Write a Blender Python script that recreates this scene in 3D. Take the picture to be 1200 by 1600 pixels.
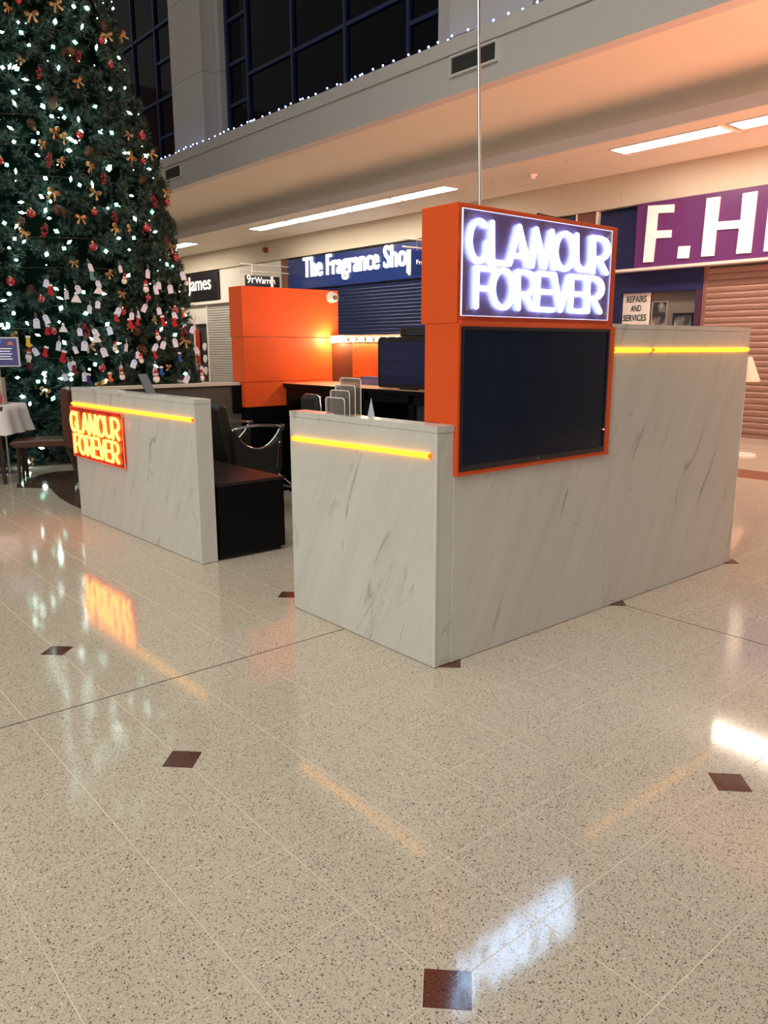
import bpy, math, random
import numpy as np
from mathutils import Matrix, Euler, Vector

# ------------------------------------------------------------------ clean
for o in list(bpy.data.objects): bpy.data.objects.remove(o)
scene = bpy.context.scene
COL = scene.collection
R = math.radians
random.seed(7)

# ------------------------------------------------------------------ camera
cd = bpy.data.cameras.new('camera')
cam = bpy.data.objects.new('camera', cd); COL.objects.link(cam)
cd.sensor_fit = 'VERTICAL'; cd.sensor_height = 36.0; cd.lens = 36.0 * 1221.3 / 1600.0
cd.clip_end = 200
rot = Euler((R(90 - 11.986), 0, R(-40.231)), 'XYZ').to_matrix() @ Matrix.Rotation(R(-0.11), 3, 'Z')
cam.matrix_world = Matrix.Translation((-2.4275, -2.4988, 1.5)) @ rot.to_4x4()
scene.camera = cam

# ------------------------------------------------------------------ world, lights, exposure
w = bpy.data.worlds.new('world'); scene.world = w; w.use_nodes = True
bg = w.node_tree.nodes['Background']
bg.inputs[0].default_value = (1.0, 0.95, 0.88, 1); bg.inputs[1].default_value = 0.22

def area(name, loc, target, sx, sy, power, col, spread=180):
    l = bpy.data.lights.new(name, 'AREA'); l.shape = 'RECTANGLE'; l.size = sx; l.size_y = sy
    l.energy = power; l.color = col
    o = bpy.data.objects.new(name, l); COL.objects.link(o); o.location = loc
    d = Vector(target) - Vector(loc)
    o.rotation_euler = d.to_track_quat('-Z', 'Y').to_euler(); l.spread = R(spread)
    return o
area('atrium_ceiling_light', (-3, 0, 10.6), (-3, 0, 0), 9, 12, 640, (1.0, 0.93, 0.80))
area('added_kiosk_fill', (-9, -3, 5.2), (0, 2.5, .2), 3, 10, 155, (1.0, 0.95, 0.84), 75)  # added fill aimed at the kiosk fronts, stands for no known fixture
area('red_shop_front_light', (8.2, -6.0, 1.6), (8.3, 2.5, 5.2), 2.5, 1.6, 560, (1.0, 0.33, 0.18), 95)
vs = scene.view_settings
vs.view_transform = 'Standard'; vs.look = 'None'; vs.gamma = 1.0; vs.use_curve_mapping = False
vs.exposure = 0.0

# ------------------------------------------------------------------ materials
MATS = {}
def newmat(name):
    m = bpy.data.materials.new(name); m.use_nodes = True
    nt = m.node_tree
    return m, nt, nt.nodes['Principled BSDF']
def node(nt, typ, **kw):
    n = nt.nodes.new(typ)
    for k, v in kw.items():
        if k.startswith('_'): setattr(n, k[1:], v)
        else: n.inputs[int(k[1:]) if k[0] == 'i' and k[1:].isdigit() else k].default_value = v
    return n
def math_n(nt, op, a, b=None, c=None):
    n = nt.nodes.new('ShaderNodeMath'); n.operation = op
    for i, x in enumerate((a, b, c)):
        if x is None: continue
        if isinstance(x, (int, float)): n.inputs[i].default_value = x
        else: nt.links.new(x, n.inputs[i])
    return n.outputs[0]
def mix_c(nt, fac, a, b, mode='MIX'):
    n = nt.nodes.new('ShaderNodeMix'); n.data_type = 'RGBA'; n.blend_type = mode
    for s, x in ((n.inputs[0], fac), (n.inputs[6], a), (n.inputs[7], b)):
        if isinstance(x, (int, float)): s.default_value = x
        elif isinstance(x, tuple): s.default_value = (*x, 1) if len(x) == 3 else x
        else: nt.links.new(x, s)
    return n.outputs[2]
def M(name, col=None, rough=0.5, metal=0.0, emit=None, es=0.0, spec=0.5, var=0.06, scale=6.0, coat=0.0):
    if name in MATS: return MATS[name]
    m, nt, b = newmat(name)
    b.inputs['Roughness'].default_value = rough; b.inputs['Metallic'].default_value = metal
    b.inputs['Specular IOR Level'].default_value = spec
    b.inputs['Coat Weight'].default_value = coat
    if var > 0:
        tc = nt.nodes.new('ShaderNodeTexCoord')
        nz = node(nt, 'ShaderNodeTexNoise', Scale=scale, Detail=4.0)
        nt.links.new(tc.outputs['Object'], nz.inputs['Vector'])
        c = mix_c(nt, nz.outputs[0], tuple(max(0, x * (1 - var)) for x in col), tuple(min(1, x * (1 + var)) for x in col))
        nt.links.new(c, b.inputs['Base Color'])
    else:
        b.inputs['Base Color'].default_value = (*col, 1)
    if emit:
        b.inputs['Emission Color'].default_value = (*emit, 1); b.inputs['Emission Strength'].default_value = es
    MATS[name] = m
    return m

GX0, GY0, GS = -1.2889, -1.3831, 0.3482      # tile grid origin and pitch
def terrazzo(name, base, dark, light, joints=False):
    m, nt, b = newmat(name)
    geo = nt.nodes.new('ShaderNodeNewGeometry'); pos = geo.outputs['Position']
    nz = node(nt, 'ShaderNodeTexNoise', Scale=90.0, Detail=2.0); nt.links.new(pos, nz.inputs['Vector'])
    off = nt.nodes.new('ShaderNodeVectorMath'); off.operation = 'MULTIPLY_ADD'
    nt.links.new(nz.outputs['Color'], off.inputs[0]); off.inputs[1].default_value = (.008, .008, 0); nt.links.new(pos, off.inputs[2])
    out = None
    big = node(nt, 'ShaderNodeTexNoise', Scale=1.3, Detail=5.0); nt.links.new(pos, big.inputs['Vector'])
    out = mix_c(nt, big.outputs[0], tuple(x * .93 for x in base), tuple(min(1, x * 1.06) for x in base))
    for scale, thr, rad, col in ((230.0, .62, .42, tuple(x * .72 for x in base)), (190.0, .70, .40, dark), (125.0, .90, .36, tuple(x * .6 for x in dark)), (120.0, .955, .33, light), (300.0, .65, .45, tuple(.5 * (x + y) for x, y in zip(base, dark)))):
        vo = node(nt, 'ShaderNodeTexVoronoi', Scale=scale); nt.links.new(off.outputs[0], vo.inputs['Vector'])
        sep = nt.nodes.new('ShaderNodeSeparateColor'); nt.links.new(vo.outputs['Color'], sep.inputs[0])
        sel = math_n(nt, 'GREATER_THAN', sep.outputs[0], thr)
        near = math_n(nt, 'LESS_THAN', vo.outputs['Distance'], rad)
        out = mix_c(nt, math_n(nt, 'MULTIPLY', sel, near), out, col)
    if joints:
        sx = nt.nodes.new('ShaderNodeSeparateXYZ'); nt.links.new(pos, sx.inputs[0])
        ls = []
        for ch, o0 in ((0, GX0), (1, GY0)):
            t = math_n(nt, 'DIVIDE', math_n(nt, 'SUBTRACT', sx.outputs[ch], o0), GS)
            t = math_n(nt, 'ABSOLUTE', math_n(nt, 'SUBTRACT', math_n(nt, 'FRACT', math_n(nt, 'ADD', t, 100.5)), 0.5))
            ls.append(math_n(nt, 'LESS_THAN', t, 0.0035))
        out = mix_c(nt, math_n(nt, 'MAXIMUM', ls[0], ls[1]), out, tuple(min(1, x * 1.18) for x in base))
    nt.links.new(out, b.inputs['Base Color'])
    rn = node(nt, 'ShaderNodeTexNoise', Scale=3.0, Detail=6.0); nt.links.new(pos, rn.inputs['Vector'])
    mr = node(nt, 'ShaderNodeMapRange'); nt.links.new(rn.outputs[0], mr.inputs[0])
    mr.inputs[1].default_value = .3; mr.inputs[2].default_value = .7; mr.inputs[3].default_value = .05; mr.inputs[4].default_value = .10
    nt.links.new(mr.outputs[0], b.inputs['Roughness'])
    b.inputs['Specular IOR Level'].default_value = 0.5
    bn = node(nt, 'ShaderNodeTexNoise', Scale=130.0, Detail=2.0); nt.links.new(pos, bn.inputs['Vector'])
    bp = node(nt, 'ShaderNodeBump', Strength=.035, Distance=.002); nt.links.new(bn.outputs[0], bp.inputs['Height'])
    nt.links.new(bp.outputs[0], b.inputs['Normal'])
    MATS[name] = m
    return m
TERR = terrazzo('terrazzo', (.57, .515, .42), (.17, .14, .105), (.80, .76, .70))
TERRJ = terrazzo('terrazzo_far', (.57, .515, .42), (.17, .14, .105), (.80, .76, .70), True)
REDT = terrazzo('terrazzo_red', (.115, .045, .032), (.035, .016, .014), (.24, .11, .08))
BRNT = terrazzo('terrazzo_brown', (.10, .058, .048), (.035, .02, .018), (.2, .12, .1))
GROUT = M('joint_metal', (.82, .76, .64), .5)
DARKJ = M('dark_joint', (.05, .045, .04), .6)

def marble(name):
    m, nt, b = newmat(name)
    geo = nt.nodes.new('ShaderNodeNewGeometry')
    sx = nt.nodes.new('ShaderNodeSeparateXYZ'); nt.links.new(geo.outputs['Position'], sx.inputs[0])
    s = math_n(nt, 'SUBTRACT', sx.outputs[0], sx.outputs[1]); z = sx.outputs[2]
    q = math_n(nt, 'SUBTRACT', math_n(nt, 'MULTIPLY', s, .90), math_n(nt, 'MULTIPLY', z, .43))
    r = math_n(nt, 'ADD', math_n(nt, 'MULTIPLY', s, .43), math_n(nt, 'MULTIPLY', z, .90))
    def streak(fq, fr, seed, det=5.0, rough=.6):
        cv = nt.nodes.new('ShaderNodeCombineXYZ')
        nt.links.new(math_n(nt, 'MULTIPLY', q, fq), cv.inputs[0]); nt.links.new(math_n(nt, 'MULTIPLY', r, fr), cv.inputs[1]); cv.inputs[2].default_value = seed
        n = node(nt, 'ShaderNodeTexNoise', Scale=1.0, Detail=det, Roughness=rough, Distortion=.4); nt.links.new(cv.outputs[0], n.inputs['Vector'])
        return n.outputs[0]
    def rng(x, a, b_, c, d):
        mr = nt.nodes.new('ShaderNodeMapRange'); nt.links.new(x, mr.inputs[0])
        for i, v in enumerate((a, b_, c, d)): mr.inputs[i + 1].default_value = v
        return mr.outputs[0]
    soft = rng(streak(7, .8, 1.0), .35, .7, 0, 1)
    out = mix_c(nt, soft, (.585, .585, .545), (.525, .525, .49))
    fine = rng(streak(26, 1.6, 5.0, 3.0), .55, .8, 0, .45)
    out = mix_c(nt, fine, out, (.42, .415, .395))
    v = math_n(nt, 'ABSOLUTE', math_n(nt, 'SUBTRACT', streak(3.6, .55, 9.0, 3.0, .45), .5))
    line = rng(v, 0, .014, 1, 0)
    gate = rng(streak(2.0, 2.2, 13.0), .5, .62, 0, .85)
    out = mix_c(nt, math_n(nt, 'MULTIPLY', line, gate), out, (.27, .265, .255))
    nt.links.new(out, b.inputs['Base Color'])
    b.inputs['Roughness'].default_value = .22; b.inputs['Specular IOR Level'].default_value = .45
    MATS[name] = m
    return m
MARB = marble('marble_laminate')
MARBEDGE = M('marble_seam', (.22, .215, .20), .5)
ORANGE = M('orange_laminate', (.70, .090, .018), .46, spec=.2, var=.03)
BLACK = M('black_laminate', (.003, .003, .004), .45, spec=.15, var=.1)
BLACKP = M('black_plastic', (.012, .012, .014), .3)
WALLW = M('white_plaster', (.64, .61, .59), .7, var=.03)
WALLC = M('cream_plaster', (.62, .55, .45), .7, var=.03)
CEILM = M('ceiling_tile', (.76, .70, .60), .8, var=.04, scale=20)
CHROME = M('chrome', (.75, .75, .75), .12, 1.0, var=.03)
STEEL = M('steel', (.45, .45, .46), .3, 1.0)
WHITEP = M('white_plastic', (.75, .74, .72), .4)
GLASSD = M('night_glass', (.0015, .002, .006), .06, spec=.10, var=.2)
BLUEF = M('blue_frame', (.012, .028, .10), .4)
LEDM = M('led_amber', (.9, .5, .05), .4, emit=(1.0, .38, .006), es=4.6, var=0)
LEDEND = M('led_end', (.9, .22, .02), .4, emit=(1.0, .10, .0), es=1.0, var=0)

# ------------------------------------------------------------------ mesh helpers
class MB:
    def __init__(s): s.v = []; s.f = []; s.mi = []; s.cur = 0
    def add(s, vs_, fs):
        n = len(s.v); s.v += [tuple(p) for p in vs_]
        for f in fs: s.f.append(tuple(i + n for i in f)); s.mi.append(s.cur)
        return s
    def box(s, x0, x1, y0, y1, z0, z1):
        return s.add([(x0, y0, z0), (x1, y0, z0), (x1, y1, z0), (x0, y1, z0), (x0, y0, z1), (x1, y0, z1), (x1, y1, z1), (x0, y1, z1)],
                     [(3, 2, 1, 0), (4, 5, 6, 7), (0, 1, 5, 4), (1, 2, 6, 5), (2, 3, 7, 6), (3, 0, 4, 7)])
    def cyl(s, p0, p1, r0, r1=None, n=10, caps=True):
        r1 = r0 if r1 is None else r1
        p0 = Vector(p0); p1 = Vector(p1); d = (p1 - p0).normalized()
        a = d.orthogonal().normalized(); b = d.cross(a)
        ring = [(a * math.cos(2 * math.pi * i / n) + b * math.sin(2 * math.pi * i / n)) for i in range(n)]
        vs_ = [p0 + r * r0 for r in ring] + [p1 + r * r1 for r in ring]
        fs = [(i, (i + 1) % n, n + (i + 1) % n, n + i) for i in range(n)]
        if caps: fs += [tuple(range(n - 1, -1, -1)), tuple(range(n, 2 * n))]
        return s.add(vs_, fs)
    def sphere(s, c, r, nu=10, nv=6, sz=1.0, sx=1.0, sy=1.0):
        vs_ = [(c[0], c[1], c[2] - r * sz)]
        for j in range(1, nv):
            t = math.pi * j / nv
            for i in range(nu):
                a = 2 * math.pi * i / nu
                vs_.append((c[0] + sx * r * math.sin(t) * math.cos(a), c[1] + sy * r * math.sin(t) * math.sin(a), c[2] - r * sz * math.cos(t)))
        vs_.append((c[0], c[1], c[2] + r * sz)); L = len(vs_) - 1
        fs = [(0, 1 + (i + 1) % nu, 1 + i) for i in range(nu)]
        for j in range(nv - 2):
            for i in range(nu):
                a = 1 + j * nu + i; b = 1 + j * nu + (i + 1) % nu
                fs.append((a, b, b + nu, a + nu))
        o = 1 + (nv - 2) * nu
        fs += [(o + i, o + (i + 1) % nu, L) for i in range(nu)]
        return s.add(vs_, fs)
    def tube(s, pts, r, n=8, closed=False):
        pts = [Vector(p) for p in pts]; N = len(pts); rings = []
        prev = None
        for i, p in enumerate(pts):
            a = pts[(i - 1) % N] if (i or closed) else p; b = pts[(i + 1) % N] if (i < N - 1 or closed) else p
            d = (b - a).normalized()
            if prev is None: u = d.orthogonal().normalized()
            else: u = (prev - d * prev.dot(d)).normalized()
            prev = u; v = d.cross(u)
            rings.append([p + (u * math.cos(2 * math.pi * k / n) + v * math.sin(2 * math.pi * k / n)) * r for k in range(n)])
        vs_ = [q for ring in rings for q in ring]; fs = []
        for i in range(N if closed else N - 1):
            j = (i + 1) % N
            for k in range(n): fs.append((i * n + k, i * n + (k + 1) % n, j * n + (k + 1) % n, j * n + k))
        if not closed: fs += [tuple(range(n - 1, -1, -1)), tuple(range((N - 1) * n, N * n))]
        return s.add(vs_, fs)
    def strokes(s, pts, r, n=8):       # neon style stroke with rounded joints
        for a, b in zip(pts[:-1], pts[1:]): s.cyl(a, b, r, n=n, caps=False)
        for p in pts: s.sphere(p, r, 8, 5)
        return s
    def prism(s, poly, fn, d0, d1):    # poly 2D (ccw), fn(u,v,d)->xyz
        n = len(poly)
        vs_ = [fn(u, v, d0) for u, v in poly] + [fn(u, v, d1) for u, v in poly]
        fs = [tuple(range(n - 1, -1, -1)), tuple(range(n, 2 * n))] + [(i, (i + 1) % n, n + (i + 1) % n, n + i) for i in range(n)]
        return s.add(vs_, fs)
    def lathe(s, prof, c=(0, 0), n=20):
        vs_ = []; fs = []
        for r, z in prof:
            for i in range(n):
                a = 2 * math.pi * i / n; vs_.append((c[0] + r * math.cos(a), c[1] + r * math.sin(a), z))
        for j in range(len(prof) - 1):
            for i in range(n): fs.append((j * n + i, j * n + (i + 1) % n, (j + 1) * n + (i + 1) % n, (j + 1) * n + i))
        fs += [tuple(range(n - 1, -1, -1)), tuple(range((len(prof) - 1) * n, len(prof) * n))]
        return s.add(vs_, fs)
    def mesh(s, name, mats, smooth=False):
        me = bpy.data.meshes.new(name); me.from_pydata(s.v, [], s.f); me.update()
        for m in (mats if isinstance(mats, (list, tuple)) else [mats]): me.materials.append(m)
        if isinstance(mats, (list, tuple)) and len(mats) > 1: me.polygons.foreach_set('material_index', s.mi)
        if smooth: me.polygons.foreach_set('use_smooth', [True] * len(me.polygons))
        return me
    def build(s, name, mats, parent=None, smooth=False, local=False, bevel=0.0):
        """verts are world coordinates unless local; a top-level mesh gets its origin at its base"""
        if parent is None:
            a = np.array(s.v); c = ((a[:, 0].min() + a[:, 0].max()) / 2, (a[:, 1].min() + a[:, 1].max()) / 2, a[:, 2].min())
        elif local: c = (0, 0, 0)
        else: c = rootloc(parent)
        if c != (0, 0, 0): s.v = [(p[0] - c[0], p[1] - c[1], p[2] - c[2]) for p in s.v]
        o = bpy.data.objects.new(name, s.mesh(name, mats, smooth)); COL.objects.link(o)
        if parent is None: o.location = c
        else: o.parent = parent
        if bevel:
            b = o.modifiers.new('bevel', 'BEVEL'); b.width = bevel; b.segments = 2; b.limit_method = 'ANGLE'
        return o
def rootloc(o):
    x = y = z = 0
    while o: x += o.location.x; y += o.location.y; z += o.location.z; o = o.parent
    return (x, y, z)
def box(*a): return MB().box(*a)
def T(o, label, cat, group=None):
    o['label'] = label; o['category'] = cat
    if group: o['group'] = group
    return o
def thing(name, loc, label=None, cat=None, group=None, rz=0.0):
    o = bpy.data.objects.new(name, None); COL.objects.link(o); o.location = loc; o.rotation_euler = (0, 0, rz)
    o.empty_display_size = .05
    if label: T(o, label, cat, group)
    return o
def S(o, label=None):
    o['kind'] = 'structure'
    if label: o['label'] = label
    return o
def share(name, me, parent, loc=(0, 0, 0), rot_=None, scale=None):
    o = bpy.data.objects.new(name, me); COL.objects.link(o)
    if parent: o.parent = parent
    o.location = loc
    if rot_: o.rotation_euler = rot_
    if scale: o.scale = scale
    return o
_tc = {}
def glyph(ch, size, ext, off):
    k = (ch, size, ext, off)
    if k in _tc: return _tc[k]
    cu = bpy.data.curves.new('t', 'FONT'); cu.body = ch; cu.size = size; cu.extrude = ext; cu.offset = off; cu.resolution_u = 3
    ob = bpy.data.objects.new('t', cu); COL.objects.link(ob)
    dg = bpy.context.evaluated_depsgraph_get(); dg.update()
    me = bpy.data.meshes.new_from_object(ob.evaluated_get(dg))
    v = np.array([p.co[:] for p in me.vertices]) if len(me.vertices) else np.zeros((1, 3))
    bpy.data.objects.remove(ob); bpy.data.curves.remove(cu)
    _tc[k] = (me, v[:, 0].min(), v[:, 0].max(), v[:, 1].min(), v[:, 1].max())
    return _tc[k]
def letters(text, parent, origin, du, width, size, ext, off, mat, normal_rot, name='letter', sy=1.0):
    """places the characters of text one by one; du: unit direction of the line, scaled to fill width. origin in parent's space"""
    offs = []
    for k, ch in enumerate(text):
        if ch == ' ': offs.append(None); continue
        full = glyph(text[:k + 1], size, ext, off); one = glyph(ch, size, ext, off)
        offs.append(full[2] - one[2])
    allg = glyph(text, size, ext, off); sc = width / (allg[2] - allg[1])
    for k, ch in enumerate(text):
        if ch == ' ': continue
        me = glyph(ch, size, ext, off)[0]
        if not me.materials: me.materials.append(mat)
        d = (offs[k] - allg[1]) * sc
        o = share(name, me, parent, (origin[0] + du[0] * d, origin[1] + du[1] * d, origin[2] + du[2] * d), normal_rot, (sc, sy, 1))
FACE_NX = (R(90), 0, R(-90))     # lettering facing -X, reading towards -Y
FACE_NY = (R(90), 0, 0)          # lettering facing -Y, reading towards +X

# ================================================================== FLOOR
NI0, NI1, NJ0, NJ1 = -22, 36, -26, 86
hd = np.array([math.sin(R(40.231)), math.cos(R(40.231))]); cx, cy = -2.4275, -2.4988
cand = []
for i in range(NI0, NI1):
    for j in range(NJ0, NJ1):
        x = GX0 + (i + .5) * GS; y = GY0 + (j + .5) * GS
        d = np.array([x - cx, y - cy]); dist = math.hypot(*d)
        if dist < .9: continue
        az = math.degrees(math.atan2(d[0], d[1])) - 40.231
        if abs(az) > 31: continue
        if -.15 < x < 3.05 and -.15 < y < 4.7 and not (x < .75 and 1.1 < y < 2.45): continue
        if x > 0 and y > .2 and dist > 6: continue
        cand.append((dist, i, j))
cand.sort(); tiles = {(i, j) for _, i, j in cand[:296]}
diam = {(4 * a, 4 * b) for a in range(-2, 4) for b in range(-2, 3)} | {(4, 13)}
g = MB()
for i in range(NI0, NI1):
    for j in range(NJ0, NJ1):
        x0 = GX0 + i * GS; y0 = GY0 + j * GS
        t = (i, j) in tiles
        g.cur = 1 if t else 0
        z = -.0007 if t else 0.0
        g.add([(x0, y0, z), (x0 + GS, y0, z), (x0 + GS, y0 + GS, z), (x0, y0 + GS, z)], [(0, 1, 2, 3)])
floor = g.build('floor', [TERRJ, GROUT]); S(floor, 'beige terrazzo floor with brass joints')
fl = rootloc(floor)
HD = .081; GAP = .0013
def tile_mesh(cut):
    c = [(GAP, GAP), (GS - GAP, GAP), (GS - GAP, GS - GAP), (GAP, GS - GAP)]
    cl = HD + .001; poly = []
    pts = {0: [(GAP, cl), (cl, GAP)], 1: [(GS - cl, GAP), (GS - GAP, cl)], 2: [(GS - GAP, GS - cl), (GS - cl, GS - GAP)], 3: [(cl, GS - GAP), (GAP, GS - cl)]}
    for k in range(4): poly += pts[k] if k == cut else [c[k]]
    return MB().prism(poly, lambda u, v, d: (u, v, d), -.0006, 0.0).mesh('tile', TERR)
tm = {k: tile_mesh(k) for k in (None, 0, 1, 2, 3)}
for (i, j) in sorted(tiles):
    cut = next((k for k, c in enumerate(((i, j), (i + 1, j), (i + 1, j + 1), (i, j + 1))) if c in diam), None)
    share('tile', tm[cut], floor, (GX0 + i * GS - fl[0], GY0 + j * GS - fl[1], -fl[2]))
dm = MB().prism([(-HD, 0), (0, -HD), (HD, 0), (0, HD)], lambda u, v, d: (u, v, d), -.0006, 0.0006).mesh('diamond_inlay', REDT)
for (i, j) in sorted(diam):
    x = GX0 + i * GS; y = GY0 + j * GS
    if .3 < x < 2.6 and .3 < y < 4.3: continue
    share('diamond_inlay', dm, floor, (x - fl[0], y - fl[1], -fl[2]))
yj = GY0 + 6 * GS; xj = GX0 + 8 * GS
box(-8, .05, yj - .003, yj + .003, -.0006, .0007).build('expansion_joint', DARKJ, floor)
box(xj - .003, xj + .003, -9, .05, -.0006, .0007).build('expansion_joint', DARKJ, floor)
# curved brown inlay by the tree
poly = [(-.07, 6.48), (.20, 6.19), (.14, 5.89), (.09, 5.56), (.06, 5.19), (.06, 4.80), (.5, 4.75), (.40, 5.2), (.36, 5.5), (.38, 5.79), (.44, 6.09), (.54, 6.36), (.8, 6.6), (1.2, 6.75), (1.2, 7.3), (.95, 7.3), (.75, 7.32), (.63, 7.34), (.47, 7.28), (.31, 7.11), (.16, 6.94), (.01, 6.73)]
MB().prism(poly, lambda u, v, d: (u, v, d), -.003, .0012).build('curved_inlay', BRNT, floor)
# brown tile band near the shops
for k in range(34):
    for c in range(2):
        x0 = 6.53 + c * .305; y0 = -8.0 + k * .6
        box(x0, x0 + .3, y0, y0 + .595, -.003, .0012).build('band_tile', BRNT if False else M('band_tile_red', (.27, .10, .055), .2), floor)

# ================================================================== SHOP FRONT WALL AND SOFFIT
XF = 10.4
wall = box(10.62, 10.9, -9, 30, 0, 4.6).build('wall_back', WALLC); S(wall, 'cream wall behind the shop fronts')
fas = thing('trim_1', (10.5, 10, 3.93)); S(fas, 'cream fascia above the shop signs')
for y0, y1 in ((-9, .08), (.085, 6.08), (6.085, 12.08), (12.085, 18.08), (18.085, 24.08), (24.085, 30)):
    box(XF, 10.62, y0, y1, 3.93, 4.5).build('fascia_panel', WALLC, fas)
ceil = box(8.27, 10.62, -9, 30, 4.505, 4.6).build('ceiling', CEILM); S(ceil, 'low cream ceiling over the shop fronts')
for a, b in ((8.302, 8.712), (9.372, 9.885), (9.89, 10.39)):
    for k in range(20):
        y0 = -8.5 + 1.8 * k
        box(a, b, y0, y0 + 1.796, 4.494, 4.51).build('ceiling_panel', CEILM, ceil)
LY = [(-3.9, -2.1), (-2.0, -.2), (1.5, 3.33), (3.46, 5.23), (8.9, 10.5), (10.56, 12.4), (12.46, 14.4), (14.46, 16.15), (19.7, 21.6), (21.66, 23.5)]
gaps = [(-8.5, -3.92), (-.18, 1.48), (5.25, 8.88), (16.17, 19.68), (23.52, 27.5)]
for a, b in gaps:
    n = max(1, round((b - a) / 1.2)); st = (b - a) / n
    for k in range(n):
        box(8.716, 8.936, a + k * st, a + (k + 1) * st - .004, 4.494, 4.51).build('ceiling_panel', CEILM, ceil)
        box(8.94, 9.368, a + k * st, a + (k + 1) * st - .004, 4.494, 4.51).build('ceiling_panel', CEILM, ceil)
DIFF = M('light_diffuser', (.9, .88, .82), .5, emit=(1.0, .88, .70), es=36.0, var=0)
wordpos = {2: 'at the right edge above the purple sign', 3: 'above the purple shop sign letters', 4: 'first of the row of four, nearest the orange pylon', 5: 'second of the row of four from the orange pylon', 6: 'third of the row of four from the orange pylon', 7: 'fourth of the row of four, farthest from the pylon', 8: 'beside the Christmas tree edge'}
for k, (a, b) in enumerate(LY):
    t = thing('ceiling_light', (8.94, (a + b) / 2, 4.48), 'long white recessed ceiling light ' + wordpos.get(k, ('farthest out past the right end', 'second out past the right end')[k] if k < 2 else 'hidden behind the Christmas tree'), 'ceiling light', 'recessed ceiling lights')
    m = MB(); m.box(8.72, 8.745, a, b, 4.482, 4.512); m.box(9.13, 9.155, a, b, 4.482, 4.512); m.box(8.745, 9.13, a, a + .02, 4.482, 4.512); m.box(8.745, 9.13, b - .02, b, 4.482, 4.512)
    m.build('frame', WHITEP, t)
    box(8.745, 9.13, a + .02, b - .02, 4.494, 4.504).build('diffuser', DIFF, t)
for a, b in LY: box(9.157, 9.368, a, b, 4.494, 4.51).build('ceiling_panel', CEILM, ceil)
lip = box(8.25, 8.30, -9, 30, 4.49, 4.66).build('trim_2', WALLW); S(lip, 'pale lip along the ceiling edge')
# curved soffit
g = MB(); prof = []
for k in range(13):
    t = k / 12; a = t * math.pi / 2
    prof.append((6.82 + 1.78 * math.sin(a) ** 1.15, 4.72 + .54 * math.cos(a) ** .9 if a < math.pi / 2 - 1e-6 else 4.72))
for y in (-9, 30):
    for p in prof: g.v.append((p[0], y, p[1]))
    for p in prof: g.v.append((p[0], y, p[1] + .04))
n = len(prof)
for k in range(n - 1):
    g.f.append((k, k + 1, 2 * n + k + 1, 2 * n + k)); g.mi.append(0)
    g.f.append((n + k + 1, n + k, 3 * n + k, 3 * n + k + 1)); g.mi.append(0)
sof = g.build('trim_3', M('soffit_plaster', (.84, .77, .66), .8, var=.03), smooth=True); S(sof, 'curved cream soffit under the gallery edge')
tr = box(8.30, 8.70, -9, 30, 4.60, 4.64).build('trim_4', WALLW); S(tr, 'cove shelf behind the ceiling lip')
# bulkhead with ledge
XB = 6.8
bh = thing('trim_5', (7.2, 4, 5.25)); S(bh, 'white bulkhead with ledge under the upper windows')
YE = 16.95
box(XB - .02, 7.0, -9, YE, 5.25, 5.455).build('lower_band', WALLW, bh)
box(XB, 7.0, -9, YE, 5.462, 5.815).build('panel', WALLW, bh)
box(XB - .035, 7.0, -9, YE + .02, 5.82, 6.03).build('top_band', WALLW, bh)
box(7.0, 7.9, -9, 24, 5.80, 6.0).build('ledge', WALLW, bh)
def vent(y0, y1, z0, z1, label):
    t = thing('air_vent', (XB - .04, (y0 + y1) / 2, z0), label, 'vent', 'air vents in the bulkhead')
    m = MB(); f = .03; X0, X1 = XB - .05, XB
    m.box(X0, X1, y0, y1, z0, z0 + f); m.box(X0, X1, y0, y1, z1 - f, z1); m.box(X0, X1, y0, y0 + f, z0 + f, z1 - f); m.box(X0, X1, y1 - f, y1, z0 + f, z1 - f)
    m.build('frame', WHITEP, t)
    box(XB - .012, XB - .004, y0 + f, y1 - f, z0 + f, z1 - f).build('backing', M('vent_dark', (.02, .02, .02), .8), t)
    sl = MB().add([(0, 0, 0), (.018, 0, .010), (.018, y1 - y0 - 2 * f, .010), (0, y1 - y0 - 2 * f, 0), (0, 0, -.004), (.018, 0, .006), (.018, y1 - y0 - 2 * f, .006), (0, y1 - y0 - 2 * f, -.004)],
                  [(0, 1, 2, 3), (7, 6, 5, 4), (0, 4, 5, 1), (1, 5, 6, 2), (2, 6, 7, 3), (3, 7, 4, 0)]).mesh('slat', M('vent_slat', (.30, .29, .28), .5))
    n = 9
    for k in range(n):
        share('slat', sl, t, (X0 + .014 - (XB - .04), y0 + f - (y0 + y1) / 2, f + (k + .5) * (z1 - z0 - 2 * f) / n))
vent(5.84, 6.80, 5.50, 5.79, 'white louvred air vent behind the steel rod')
vent(15.85, 16.72, 5.47, 5.77, 'white louvred air vent at the bulkhead end by the tree')
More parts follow.
